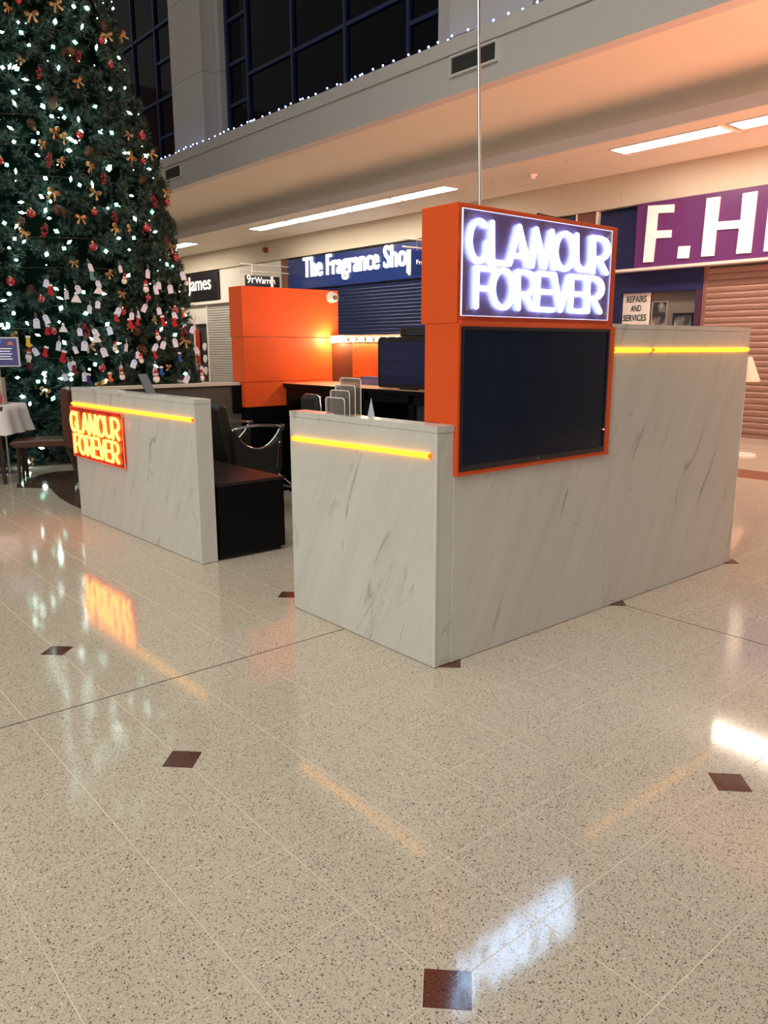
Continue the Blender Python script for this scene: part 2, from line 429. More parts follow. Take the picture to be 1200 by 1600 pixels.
# upper pilasters
def pilaster(nm, y0, y1, lab):
    t = thing(nm, (7.4, (y0 + y1) / 2, 6.0)); S(t, lab)
    for z0, z1 in ((6.0, 7.70), (7.708, 9.40), (9.408, 11.2)):
        box(7.1, 7.9, y0, y1, z0, z1).build('cladding_panel', WALLW, t)
    return t
p1 = pilaster('trim_6', 15.2, 16.77, 'pale clad pilaster beside the Christmas tree')
for z0, z1 in ((6.0, 7.70), (7.708, 9.40), (9.408, 11.2)): box(7.42, 7.9, 14.95, 15.19, z0, z1).build('cladding_panel', WALLW, p1)
p2 = pilaster('trim_7', 5.5, 7.15, 'pale clad pilaster behind the steel rod')
for z0, z1 in ((6.0, 7.70), (7.708, 9.40), (9.408, 11.2)): box(7.42, 7.9, 7.16, 7.74, z0, z1).build('cladding_panel', WALLW, p2)
def window(nm, ys, wide, tr_mid, tr_edge, lab, edges):
    t = thing(nm, (7.65, (ys[0] + ys[-1]) / 2, 6.0)); S(t, lab)
    for y in ys:
        ww = .05 if y in (ys[0], ys[-1]) else .035
        box(7.56, 7.70, y - ww, y + ww, 6.0, 11.2).build('mullion', BLUEF, t)
    for k in range(len(ys) - 1):
        zs = tr_edge if (k in edges) else tr_mid
        zs = [6.0] + zs + [11.2]
        for z in zs[1:-1]: box(7.57, 7.69, ys[k] + .036, ys[k + 1] - .036, z - .035, z + .035).build('transom', BLUEF, t)
        for a, b in zip(zs[:-1], zs[1:]):
            box(7.62, 7.635, ys[k] + .03, ys[k + 1] - .03, a + .03, b - .03).build('pane', GLASSD, t)
window('window_1', [7.78, 8.65, 10.45, 12.23, 14.0, 14.88], None, [7.43, 9.25], [6.94, 7.80, 8.71, 9.6], 'upper dark night window between the two pilasters', (0, 4))
window('window_2', [17.0, 18.57, 19.95, 21.5, 23.5], None, [7.85, 9.6], [6.93, 7.85, 8.74, 9.6], 'upper dark night window left of the pilaster', (0,))
window('window_3', [-3.5, -1.7, .1, 1.9, 3.7, 5.45], None, [7.43, 9.25], [6.94, 7.80, 8.71, 9.6], 'upper dark window out past the right', ())
# ledge string lights
t = thing('ledge_string_lights', (6.8, 10, 6.03), 'string of tiny blue-white lights along the gallery ledge', 'string lights')
BLED = M('blue_led', (.5, .6, 1), .3, emit=(.22, .32, 1.0), es=16.0, var=0)
bm_ = MB().sphere((0, 0, 0), .017, 6, 4).mesh('bulb', BLED)
pts = []; y = 4.0
rnd = random.Random(3)
while y < 17.0:
    z = 6.052 + rnd.uniform(-.012, .02); x = 6.80 + rnd.uniform(-.02, .02)
    pts.append((x, y, z - .012)); share('bulb', bm_, t, (x - 6.8, y - 10, z + .012 - 6.03))
    y += rnd.uniform(.08, .34)
MB().tube([(p[0], p[1], max(6.036, p[2])) for p in pts], .005, 5).build('wire', M('wire_dark', (.02, .03, .02), .6), t)

S(box(-9, 10.6, 28.2, 28.4, 0, 11.2).build('wall_left', M('far_wall_plaster', (.30, .28, .27), .8)), 'far pale end wall behind the Christmas tree')
# ------------------------------------------------------------------ shop signs
BLUS_ = M('dark_blue_back', (.010, .018, .07), .5); PURP = M('purple_sign', (.13, .032, .14), .3, var=.04); INDIGO = M('indigo_panel', (.016, .016, .075), .4)
LETW = M('sign_letter_white', (.85, .80, .80), .5, emit=(1, .93, .95), es=.08, var=.02)
t = thing('shop_sign', (10.42, 1.8, 2.83), 'purple shop sign with large white F.H letters', 'shop sign')
box(10.36, 10.5, -2.0, 5.71, 2.84, 3.925).build('panel', PURP, t)
def pxl(zx, zy): return zx, zy
def fh(poly):     # polygon in (y, z)
    MB().prism(poly, lambda u, v, d: (d, u, v), 10.335, 10.36).build('letter', LETW, t)
fh([(5.52, 2.93), (5.49, 3.87), (5.00, 3.83), (5.00, 3.70), (5.30, 3.725), (5.305, 3.44), (5.02, 3.42), (5.02, 3.30), (5.31, 3.315), (5.33, 2.925)])
fh([(4.875, 2.945), (4.865, 3.14), (4.66, 3.13), (4.67, 2.935)])
fh([(4.445, 2.94), (4.425, 3.85), (4.195, 3.845), (4.21, 3.46), (3.83, 3.445), (3.83, 3.84), (3.60, 3.845), (3.62, 2.93), (3.855, 2.935), (3.84, 3.32), (4.22, 3.335), (4.225, 2.935)])
fh([(3.42, 2.93), (3.405, 3.84), (3.18, 3.84), (3.19, 2.93)])
o = box(10.25, 10.5, -2.0, 6.12, 2.79, 2.835).build('trim_8', M('pink_trim', (.75, .62, .60), .5)); S(o, 'pale ledge under the purple sign')
o = MB().prism([(5.715, 2.84), (6.58, 2.84), (6.58, 3.60), (6.42, 3.78), (5.715, 3.83)], lambda u, v, d: (d, u, v), 10.44, 10.55).build('sign_return', INDIGO); T(o, 'dark indigo chamfered panel at the left end of the purple sign', 'panel')
o = box(10.56, 10.615, 5.6, 6.6, 2.42, 3.925).build('trim_14', BLUS_); S(o, 'dark blue backing behind the indigo panel')
o = box(10.46, 10.6, 7.05, 6.62, 0, 3.92).build('trim_9', M('brick_pier', (.20, .075, .05), .7)); S(o, 'red-brown pier between the blue and purple shops')
for a in (6.60, 7.05):
    S(box(10.44, 10.6, a, a + .025, 0, 3.92).build('trim_10', WHITEP), 'pale edge strip of the red-brown pier')
o = box(10.45, 10.6, 4.45, 6.58, 2.42, 2.785).build('panel', INDIGO); o.name = 'header_panel'; T(o, 'dark indigo header panel above the repairs window', 'panel')
wn = thing('window_4', (10.55, 5.5, 0)); S(wn, 'shop window of the purple shop with framed photos')
box(10.45, 10.56, 4.45, 4.55, 0, 2.42).build('mullion', M('purple_post', (.06, .018, .06), .5), wn)
box(10.45, 10.56, 6.0, 6.58, 0, 2.42).build('mullion', INDIGO, wn)
box(10.58, 10.61, 4.55, 6.40, .5, 2.42).build('pane', M('shop_glass', (.20, .16, .14), .2), wn)
box(10.45, 10.6, 4.55, 6.40, 0, .5).build('stall_riser', INDIGO, wn)
t = thing('repairs_sign', (10.5, 5.7, 1.8), 'white sign reading REPAIRS AND SERVICES in the shop window', 'sign')
box(10.50, 10.53, 5.44, 5.98, 1.80, 2.49).build('board', M('sign_white', (.72, .66, .64), .5), t)
INK = M('ink_black', (.012, .012, .014), .5)
for txt, z, yl, wd in (('REPAIRS', 2.265, 5.90, .40), ('AND', 2.105, 5.81, .21), ('SERVICES', 1.94, 5.955, .47)):
    letters(txt, t, (10.496 - 10.5, yl - 5.7, z - 1.8), (0, -1, 0), wd, .155, .002, .002, INK, FACE_NX, 'letter')
def picture(y0, y1, z0, z1, fm, lab, spots):
    t = thing('framed_photo', (10.55, (y0 + y1) / 2, z0), lab, 'picture')
    m = MB(); f = .02
    m.box(10.54, 10.57, y0, y1, z0, z0 + f); m.box(10.54, 10.57, y0, y1, z1 - f, z1); m.box(10.54, 10.57, y0, y0 + f, z0 + f, z1 - f); m.box(10.54, 10.57, y1 - f, y1, z0 + f, z1 - f)
    m.build('frame', fm, t)
    mm, nt, b = newmat('photo_print'); tc = nt.nodes.new('ShaderNodeTexCoord')
    nz = node(nt, 'ShaderNodeTexNoise', Scale=spots, Detail=3.0); nt.links.new(tc.outputs['Object'], nz.inputs['Vector'])
    cr = nt.nodes.new('ShaderNodeValToRGB'); nt.links.new(nz.outputs[0], cr.inputs[0]); cr.color_ramp.elements[0].position = .42; cr.color_ramp.elements[1].position = .62
    cr.color_ramp.elements[0].color = (.03, .03, .035, 1); cr.color_ramp.elements[1].color = (.32, .29, .28, 1); nt.links.new(cr.outputs[0], b.inputs['Base Color'])
    box(10.553, 10.565, y0 + f, y1 - f, z0 + f, z1 - f).build('print', mm, t)
picture(5.11, 5.42, 1.80, 2.27, M('frame_grey', (.25, .22, .2), .5), 'grey couple portrait photo in the shop window', 6.0)
picture(4.62, 4.99, 1.75, 2.05, BLACKP, 'black framed photo in the shop window by the shutter', 5.0)

def shutter(x, y0, y1, z1, pitch, mat, label, name='roller_shutter', guide=WHITEP):
    t = thing(name, (x, (y0 + y1) / 2, 0), label, 'shutter')
    L = y1 - y0
    prof = [(.004, .0), (-.006, pitch * .10), (-.013, pitch * .42), (-.013, pitch * .68), (-.006, pitch * .93), (.006, pitch * .97)]
    m = MB()
    for yy in (-L / 2, L / 2):
        for px_, pz in prof: m.v.append((px_, yy, pz))
        for px_, pz in prof: m.v.append((px_ + .012, yy, pz))
    n = len(prof)
    for k in range(n - 1):
        m.f.append((k, k + 1, 2 * n + k + 1, 2 * n + k)); m.mi.append(0)
        m.f.append((n + k + 1, n + k, 3 * n + k, 3 * n + k + 1)); m.mi.append(0)
    me = m.mesh('slat', mat, True)
    z = .06
    while z + pitch * .5 < z1: share('slat', me, t, (0, 0, z)); z += pitch
    box(x - .02, x + .03, y0, y1, 0, .058).build('bottom_bar', mat, t)
    for yy in (y0, y1): box(x - .03, x + .04, yy - .03, yy + .03, 0, z1 + .02).build('guide_rail', guide, t)
    return t
shutter(10.5, -2.0, 4.41, 2.78, .10, M('shutter_brown', (.33, .185, .145), .45, metal=.2), 'brown ribbed roller shutter under the purple sign', guide=M('guide_brown', (.2, .1, .09), .5))
NAVY = M('shutter_navy', (.013, .024, .09), .3, metal=.3)
shutter(10.5, 7.12, 16.88, 3.04, .085, NAVY, 'navy blue ribbed roller shutter under the blue sign', guide=NAVY)
shutter(10.5, 17.3, 21.94, 2.86, .078, M('shutter_grey', (.50, .48, .46), .4, metal=.2), 'pale grey ribbed roller shutter behind the orange wall')

BLUS = M('blue_sign', (.012, .030, .155), .25, var=.05)
LETE = M('lit_letter', (.9, .9, .95), .4, emit=(1, 1, 1), es=1.5, var=0)
t = thing('shop_sign', (10.45, 12, 3.05), 'blue shop sign with lit white lettering above the navy shutter', 'shop sign')
box(10.43, 10.58, 7.08, 16.9, 3.06, 3.87).build('panel', BLUS, t)
letters('The Fragrance Shop', t, (10.40 - 10.45, 16.08 - 12, 3.36 - 3.05), (0, -1, 0), 4.52, .62, .025, .005, LETE, FACE_NX, 'letter', sy=1.2)
o = box(10.43, 10.6, 16.93, 17.24, 0, 3.92).build('trim_11', M('brick_pier', (.20, .075, .05), .7)); S(o, 'red-brown pier left of the blue shop')
o = box(10.46, 10.6, 17.25, 20.9, 2.98, 3.92).build('trim_12', M('white_board', (.72, .69, .64), .6)); S(o, 'white panel right of the black sign')
o = box(10.40, 10.6, 17.25, 28, 2.87, 2.975).build('trim_13', M('white_board', (.72, .69, .64), .6)); S(o, 'white beam under the black sign')
t = thing('shop_sign', (10.4, 24, 3.0), 'black shop sign with white lettering beside the Christmas tree', 'shop sign')
box(10.36, 10.58, 20.92, 27.5, 3.0, 3.86).build('panel', M('black_sign', (.008, .009, .013), .3), t)
letters('Warren James', t, (10.35 - 10.4, 25.3 - 24, 3.33 - 3.0), (0, -1, 0), 3.98, .66, .012, .002, M('white_letter', (.85, .84, .80), .5, emit=(1, .98, .94), es=.5, var=0), FACE_NX, 'letter')
wn = thing('window_5', (10.55, 24, 0)); S(wn, 'shop window beside the grey shutter')
box(10.5, 10.6, 22.0, 27.5, 2.25, 2.86).build('header', M('white_board', (.72, .69, .64), .6), wn)
box(10.5, 10.6, 22.9, 22.98, 0, 2.25).build('mullion', WHITEP, wn)
box(10.58, 10.61, 22.0, 27.5, .3, 2.25).build('pane', M('dim_glass', (.05, .05, .05), .15), wn)
box(10.5, 10.6, 22.0, 27.5, 0, .3).build('stall_riser', WHITEP, wn)
t = thing('sale_banner', (10.5, 22.75, .9), 'tall red banner in the window by the tree edge', 'banner')
box(10.50, 10.515, 22.58, 22.86, .9, 2.05).build('cloth', M('red_banner', (.45, .03, .02), .5), t)
letters('SALE', t, (10.495 - 10.5, 22.8 - 22.75, .3), (0, -1, 0), .22, .12, .002, .001, LETW, FACE_NX, 'letter')
for k, (yy, zz) in enumerate(((22.25, .55), (22.25, .95), (22.25, 1.35))):
    t = thing('watch_display', (10.52, yy, zz), ('lowest', 'middle', 'highest')[k] + ' round white display disc in the window by the grey shutter', 'display', 'window display discs')
    MB().cyl((10.50, yy, zz + .14), (10.53, yy, zz + .14), .13, n=16).build('disc', WHITEP, t)
    MB().cyl((10.52, yy - .04, zz), (10.54, yy + .0, zz + .05), .03, n=8).build('stand', STEEL, t)

# hanging blade signs
def blade(y, x0, x1, zr1, zr2, px0, px1, pz0, pz1, mat, lab, txts, cat='hanging sign'):
    t = thing('hanging_sign', (10.3, y, pz0), lab, cat)
    for z in (zr1, zr2):
        MB().cyl((x0, y, z), (10.625, y, z), .018, n=8).build('rod', M('satin_steel', (.58, .57, .56), .35, metal=.3), t)
    for x in (px0 + .2, px1 - .2): MB().cyl((x, y, pz1 - .02), (x, y, zr1), .010, n=6).build('hanger', STEEL, t)
    box(px0, px1, y - .03, y + .03, pz0, pz1).build('plate', mat, t)
    for txt, tx, tz, wd, sz, m_ in txts:
        letters(txt, t, (tx - 10.3, -.034, tz - pz0), (1, 0, 0), wd, sz, .003, .001, m_, FACE_NY, 'letter')
    return t
LETP = M('white_letter', (.85, .84, .80), .5)
t = blade(16.86, 8.86, 10.2, 3.69, 3.51, 9.02, 10.10, 2.95, 3.40, M('black_sign', (.008, .009, .013), .3), 'black hanging sign with white lettering above the orange wall', [('Warren', 9.30, 3.20, .64, .24, LETP), ('9r', 9.04, 3.20, .25, .30, LETP)])
box(9.80, 9.88, 16.82, 16.828, 2.96, 3.40).build('light_strip', WHITEP, t)
t = blade(10.6, 9.18, 10.4, 3.75, 3.58, 9.40, 10.30, 3.0, 3.52, BLUS, 'blue hanging sign with a white edge beside the orange pylon', [('Fragrance', 9.56, 3.24, .66, .13, LETP)])
box(9.375, 9.40, 10.565, 10.635, 3.0, 3.53).build('edge_trim', WHITEP, t)
t = thing('fire_alarm_sounder', (10.37, 17.93, 4.2), 'small red alarm sounder on the cream fascia', 'alarm')
MB().cyl((10.33, 17.93, 4.24), (10.40, 17.93, 4.24), .075, n=14).build('base', M('alarm_red', (.42, .03, .02), .4), t)
MB().cyl((10.27, 17.95, 4.24), (10.33, 17.94, 4.24), .06, .07, n=14).build('horn', M('alarm_dark', (.18, .02, .02), .4), t)
for x, y, lab in ((9.26, 7.18, 'white smoke detector on the ceiling right of the steel rod'), (9.28, 18.4, 'white smoke detector on the ceiling near the Christmas tree')):
    t = thing('smoke_detector', (x, y, 4.42), lab, 'smoke detector', 'smoke detectors')
    MB().cyl((x, y, 4.46), (x, y, 4.495), .075, .085, n=16).build('base', WHITEP, t)
    MB().cyl((x, y, 4.42), (x, y, 4.46), .045, .06, n=16).build('sensor', WHITEP, t)
for x, y, lab in ((9.05, 7.95, 'small round ceiling sprinkler left of the smoke detector'), (8.83, 6.12, 'small round ceiling sprinkler nearest the right light')):
    t = thing('sprinkler', (x, y, 4.44), lab, 'sprinkler')
    MB().cyl((x, y, 4.488), (x, y, 4.495), .05, n=14).build('plate', WHITEP, t)
    MB().cyl((x, y, 4.45), (x, y, 4.488), .012, n=8).build('head', CHROME, t)

# ================================================================== KIOSK
def led(parent, a, b, r=.011, out=(0, 0, 0), local=False):
    """diffuser bar from a to b with end caps"""
    a = Vector(a); b = Vector(b); d = (b - a).normalized()
    o = MB().cyl(a + d * .012, b - d * .012, r, n=10).build('led_strip', LEDM, parent, smooth=False, local=local)
    for p, q in ((a, a + d * .012), (b - d * .012, b)): MB().cyl(p, q, r * .95, n=10).build('end_cap', LEDEND, o, local=local)
    return o
# front counter
t = thing('front_counter', (.05, .59, 0), 'pale marble front counter with amber light strip holding the brochure stand', 'counter')
box(0, .105, .004, 1.1835, .004, 1.118).build('panel', MARB, t)
box(.006, .10, .02, 1.17, 0, .006).build('plinth', MARBEDGE, t)
box(-.0015, .1055, .001, 1.185, 1.1195, 1.1495).build('worktop', MARB, t)
box(-.0012, .012, .0015, .0155, .004, 1.118).build('corner_trim', M('marble_trim', (.60, .59, .56), .35), t)
led(t, (-.006, 1.157, .998), (-.006, .033, 1.014), .0125)
# side wall
t = thing('side_counter', (1.5, .07, 0), 'tall pale marble side wall with amber light strip right of the screen', 'counter')
box(.107, 1.345, 0, .12, .004, .912).build('panel', MARB, t)
box(1.347, 2.80, 0, .12, .004, 1.588).build('panel', MARB, t)
box(1.297, 1.346, 0, .12, .914, 1.588).build('panel', MARB, t)
box(2.801, 2.885, 0, .12, .004, 1.588).build('panel', MARB, t)
box(.12, 2.87, .006, .11, 0, .006).build('plinth', MARBEDGE, t)
box(1.297, 2.886, -.0015, .122, 1.5895, 1.6155).build('worktop', MARB, t)
led(t, (1.298, -.006, 1.4765), (1.684, -.006, 1.4755), .0125)
led(t, (1.690, -.006, 1.4755), (2.866, -.006, 1.473), .0125)
SM = M('grey_mark', (.36, .35, .335), .4)
for x, z, l in ((1.02, .55, .07), (1.62, .55, .06), (1.95, .47, .08), (1.55, .68, .05), (2.72, .5, .05)):
    box(x, x + l, -.0006, .002, z, z + .006).build('scuff_mark', SM, t)
# pylon
t = thing('sign_pylon', (.7, .115, .91), 'orange box pylon carrying the white neon sign and black screen', 'pylon')
PX0, PX1 = .1065, 1.2968
box(PX0, PX1, .0, .23, 1.598, 2.104).build('upper_box', ORANGE, t, bevel=.004)
box(PX0 + .004, PX1, .0, .205, 1.151, 1.598).build('lower_box', ORANGE, t)
m = MB()
m.box(PX0, PX0 + .014, -.018, 0, .934, 1.598); m.box(1.243, PX1, -.018, 0, .934, 1.598); m.box(PX0, PX1, -.02, 0, .9137, .934); m.box(PX0 + .014, 1.243, -.018, 0, 1.585, 1.61)
m.build('screen_surround', ORANGE, t)
box(PX0, PX1, -.001, .10, .914, 1.151).build('backing_panel', ORANGE, t)
# tv
t = thing('display_screen', (.68, -.012, .936), 'switched-off black display screen below the white neon sign', 'screen')
box(.1215, 1.242, -.012, -.001, .936, 1.584).build('casing', BLACKP, t)
m = MB(); x0, x1, z0, z1 = .1215, 1.242, .936, 1.584
m.box(x0, x0 + .012, -.026, -.012, z0, z1); m.box(x1 - .012, x1, -.026, -.012, z0, z1); m.box(x0 + .012, x1 - .012, -.026, -.012, z1 - .014, z1); m.box(x0 + .012, x1 - .012, -.026, -.012, z0, z0 + .026)
m.build('bezel', M('tv_bezel', (.010, .012, .018), .25), t)
box(x0 + .012, x1 - .012, -.020, -.013, z0 + .026, z1 - .014).build('panel_glass', M('tv_glass', (.002, .009, .027), .10, spec=.22), t)
MB().sphere((1.228, -.027, 1.055), .004, 8, 5).build('power_light', M('red_dot', (.8, .1, .1), .4, emit=(1, .25, .2), es=4, var=0), t)
box(.67, .69, -.0275, -.0255, .944, .952).build('logo_badge', M('grey_badge', (.1, .1, .11), .4), t)
# neon
def ell(cx_, cy_, rx, ry, a0=0, a1=360, n=20): return [(cx_ + rx * math.cos(R(a0 + (a1 - a0) * i / n)), cy_ + ry * math.sin(R(a0 + (a1 - a0) * i / n))) for i in range(n + 1)]
T1, B1, T2, B2 = .90, .525, .457, .085
c1 = (T1 + B1) / 2; h1 = (T1 - B1) / 2; c2 = (T2 + B2) / 2; h2 = (T2 - B2) / 2
def Rr(x, w_, B, H): return [[(x + .004, B), (x - .004, B + H)] + ell(x + w_ * .45, B + .70 * H, w_ * .62, .30 * H, 88, -88, 9) + [(x, B + .40 * H)], [(x + w_ * .42, B + .40 * H), (x + w_ * .98, B)]]
def Ee(x, w_, B, H): return [[(x + w_, B + H), (x, B + H), (x, B), (x + w_, B)], [(x, B + .5 * H), (x + w_ * .9, B + .5 * H)]]
H1 = T1 - B1; H2 = T2 - B2
GLY = [[ell(.083, c1, .054, h1, 52, 300, 18) + [(.132, .55), (.133, .71)]],
       [[(.156, T1), (.163, B1), (.265, B1)]],
       [[(.268, B1), (.322, T1), (.392, B1)], [(.293, .612), (.364, .612)]],
       [[(.414, B1), (.432, T1), (.497, B1), (.539, T1), (.569, B1)]],
       [ell(.637, c1, .066, h1)],
       [[(.716, T1), (.722, .66)] + ell(.780, .66, .058, .125, 180, 360, 9) + [(.832, T1)]],
       Rr(.848, .11, B1, H1),
       [[(.073, B2), (.072, T2), (.181, T2)], [(.073, .265), (.160, .265)]],
       [ell(.235, c2, .064, h2)],
       Rr(.328, .105, B2, H2), Ee(.458, .108, B2, H2),
       [[(.569, T2), (.621, B2), (.680, T2)]],
       Ee(.695, .115, B2, H2), Rr(.820, .105, B2, H2)]
def neon(t, fn, W, Hh, tube_m, panel_m, edge_m, r=.0112, local=False):
    """fn(u metres, v metres, d outwards) -> xyz"""
    P = lambda u0, u1, v0, v1: [(u0, v0), (u1, v0), (u1, v1), (u0, v1)]
    MB().prism(P(0, W, 0, Hh), fn, .020, .026).build('acrylic_panel', panel_m, t, local=local)
    e = .0025
    for q in (P(-e, 0, -e, Hh + e), P(W, W + e, -e, Hh + e), P(0, W, -e, 0), P(0, W, Hh, Hh + e)):
        MB().prism(q, fn, .0195, .0265).build('panel_edge', edge_m, t, local=local)
    for u, v in ((.03, .03), (.03, Hh - .03), (W - .03, .03), (W - .03, Hh - .03), (W / 2, .018), (W / 2, Hh - .018)):
        MB().cyl(fn(u, v, 0), fn(u, v, .032), .011 if u != W / 2 else .006, n=12).build('standoff', STEEL, t, local=local)
    for gl in GLY:
        m = MB()
        for stv in gl: m.strokes([fn(u * W, v * Hh, .037) for u, v in stv], r)
        m.build('letter', tube_m, t, smooth=True, local=local)
def acrylic(name, tint, tr, haze=None, hf=0.0):
    m = bpy.data.materials.new(name); m.use_nodes = True; nt = m.node_tree
    out = nt.nodes['Material Output']; nt.nodes.remove(nt.nodes['Principled BSDF'])
    a = node(nt, 'ShaderNodeBsdfTransparent', Color=(*tint, 1)); b = node(nt, 'ShaderNodeBsdfGlossy', Roughness=.06)
    c = nt.nodes.new('ShaderNodeMixShader'); nt.links.new(a.outputs[0], c.inputs[1]); nt.links.new(b.outputs[0], c.inputs[2])
    lw = node(nt, 'ShaderNodeFresnel', IOR=1.45); mm = math_n(nt, 'ADD', math_n(nt, 'MULTIPLY', lw.outputs[0], .8), tr); nt.links.new(mm, c.inputs[0])
    last = c
    if haze:
        d = node(nt, 'ShaderNodeBsdfDiffuse', Color=(*haze, 1)); last = node(nt, 'ShaderNodeMixShader', Fac=hf)
        nt.links.new(c.outputs[0], last.inputs[1]); nt.links.new(d.outputs[0], last.inputs[2])
    nt.links.new(last.outputs[0], out.inputs[0]); MATS[name] = m
    return m
ACR = acrylic('clear_acrylic', (.85, .78, .92), .02, (.26, .16, .34), .42)
NEONW = M('neon_white', (1, 1, 1), .4, emit=(.42, .68, 1.0), es=13.5, var=0)
EDGEW = M('edge_lit_white', (.8, .85, 1), .3, emit=(.70, .78, 1.0), es=.9, var=0)  # weak emission stands in for neon light piped to the panel edges
NEONO = M('neon_orange', (1, .6, .2), .4, emit=(1.0, .21, .022), es=10.0, var=0)
EDGEO = M('edge_lit_orange', (1, .3, .1), .3, emit=(1.0, .06, .01), es=.8, var=0)  # edge is no lamp; emission paints the orange glow carried through the sheet
t = thing('neon_sign', (.66, -.02, 1.63), 'white neon GLAMOUR FOREVER sign on clear acrylic, on the orange pylon', 'neon sign')
NEONR = .0105
neon(t, lambda u, v, d: (.112 + u, -d, 1.632 + v), 1.097, .443, NEONW, ACR, EDGEW)
# rod and top bar
t = MB().cyl((.369, .12, 2.106), (-.03, .12, 11.2), .0075, n=10).build('steel_rod', STEEL); T(t, 'thin steel rod rising from the top of the orange pylon', 'rod')
t = thing('top_light_bar', (1.1, .2, 2.105), 'black slim light bar on top of the orange pylon', 'light bar')
MB().cyl((.89, .205, 2.150), (1.33, .205, 2.132), .012, n=10).build('bar', BLACKP, t)
for x, z in ((1.0, 2.144), (1.24, 2.136)): box(x - .01, x + .01, .195, .215, 2.104, z).build('bracket', BLACKP, t)

# left counter (slightly turned)
LC = thing('left_counter', (.02, 2.366, 0), 'pale marble counter with the orange neon sign at the left', 'counter', rz=R(1.1))
box(0, .122, .002, 2.26, .004, 1.118).build('panel', MARB, LC, local=True)
box(.008, .115, .02, 2.24, 0, .006).build('plinth', MARBEDGE, LC, local=True)
box(-.0015, .123, 0, 2.262, 1.1195, 1.15).build('worktop', MARB, LC, local=True)
led(LC, (-.006, 2.255, 1.008), (-.006, .018, 1.010), .0125, local=True)
t = thing('neon_sign', (.02, 2.366, 0), 'orange neon GLAMOUR FOREVER sign on the left marble counter', 'neon sign', rz=R(1.1))
neon(t, lambda u, v, d: (-d, 2.255 - u, .548 + v), 1.095, .435, NEONO, acrylic('red_acrylic', (1.0, .45, .38), .03, (.60, .06, .03), .5), EDGEO, local=True)

# black low cabinet
t = thing('low_cabinet', (.43, 3.3, 0), 'low black cabinet beside the left marble counter', 'cabinet')
box(.165, .706, 2.36, 4.42, .03, .535).build('body', BLACK, t, bevel=.002)
box(.162, .710, 2.356, 4.43, .536, .558).build('top', M('black_top', (.022, .016, .013), .3), t)
box(.18, .69, 2.40, 4.40, 0, .03).build('plinth', BLACKP, t)
# rear partition
t = thing('rear_partition', (.8, 4.55, 0), 'low dark rear partition with a tan top between counter and orange wall', 'partition')
box(.10, 1.60, 4.49, 4.60, 0, 1.12).build('panel', M('dark_grey_laminate', (.085, .075, .065), .5), t)
box(.10, 1.58, 4.46, 4.62, 1.121, 1.148).build('cap', M('tan_top', (.62, .52, .44), .4), t)
box(1.50, 1.60, 4.47, 4.489, .85, 1.12).build('post', BLACK, t)
# orange tower
t = thing('orange_wall', (2.18, 4.52, 0), 'orange panelled wall box with a camera at its top corner', 'wall panel')
box(1.60, 2.772, 4.40, 4.65, 1.592, 2.076).build('upper_panel', ORANGE, t, bevel=.003)
box(1.603, 2.772, 4.40, 4.64, 1.150, 1.588).build('middle_panel', ORANGE, t, bevel=.003)
box(1.603, 2.772, 4.40, 4.55, .900, 1.146).build('lower_panel', ORANGE, t, bevel=.003)
box(1.61, 2.76, 4.42, 4.60, 0, .899).build('base', BLACK, t)
t = thing('security_camera', (2.68, 4.38, 1.95), 'white dome security camera on the orange wall', 'camera')
MB().cyl((2.675, 4.40, 2.005), (2.675, 4.375, 2.005), .058, n=20).build('mount', WHITEP, t)
MB().sphere((2.69, 4.355, 2.0), .047, 14, 8).build('ball', WHITEP, t, smooth=True)
MB().cyl((2.676, 4.325, 1.998), (2.674, 4.298, 1.995), .025, n=16).build('lens', BLACKP, t)
# back desk
t = thing('back_desk', (2.3, 2.6, 0), 'black work desk with open bays along the back of the kiosk', 'desk')
box(2.05, 2.72, .125, 4.398, 1.098, 1.128).build('worktop', M('desk_top', (.50, .30, .18), .35), t)
box(2.048, 2.05, .13, 4.398, 1.09, 1.126).build('front_edge', BLACK, t)
for y in (.14, 1.5, 2.42, 3.02, 4.30): box(2.06, 2.58, y, y + .06, 0, 1.097).build('divider', BLACK, t)
box(2.06, 2.08, .2, 4.30, 1.02, 1.097).build('rail', BLACK, t)
box(2.50, 2.58, .2, 4.30, .03, 1.02).build('back_panel', BLACK, t)
box(2.10, 2.13, 1.56, 2.42, .55, 1.01).build('drawer_front', M('slate_front', (.022, .026, .032), .4), t)
# mirror board with bulbs
t = thing('mirror_board', (2.70, 2.7, 1.128), 'dark vanity board with an orange panel and a row of lit bulbs', 'vanity board')
box(2.68, 2.72, 1.0, 4.398, 1.129, 1.612).build('board', M('brown_board', (.10, .028, .012), .5), t)
box(2.66, 2.68, 2.45, 4.015, 1.185, 1.527).build('orange_panel', ORANGE, t)
for y in (3.96, 2.52):
    for z in (1.235, 1.47): MB().cyl((2.656, y, z), (2.661, y, z), .008, n=8).build('screw', BLACKP, t)
BULB = M('bulb_glow', (1, .9, .7), .4, emit=(1.0, .74, .42), es=75.0, var=0)
BULB1 = M('bulb_glow_strong', (1, .9, .7), .4, emit=(1.0, .78, .42), es=270.0, var=0)
BAR = box(2.65, 2.68, 2.2, 4.36, 1.537, 1.612).build('lamp_bar', M('bar_cream', (.10, .045, .03), .5), t)
for k, y in enumerate([4.285, 4.08, 3.94, 3.80, 3.665, 3.53, 3.395, 3.26, 3.125]):
    MB().cyl((2.65, y, 1.566), (2.635, y, 1.566), .016, n=10).build('socket', BLACKP, t)
    MB().sphere((2.61, y, 1.566), .033 if k == 0 else .026, 12, 8).build('bulb', BULB1 if k == 0 else BULB, t, smooth=True)
t = thing('patterned_box', (2.5, 3.44, 1.128), 'small blue patterned box on the desk by the monitor', 'box')
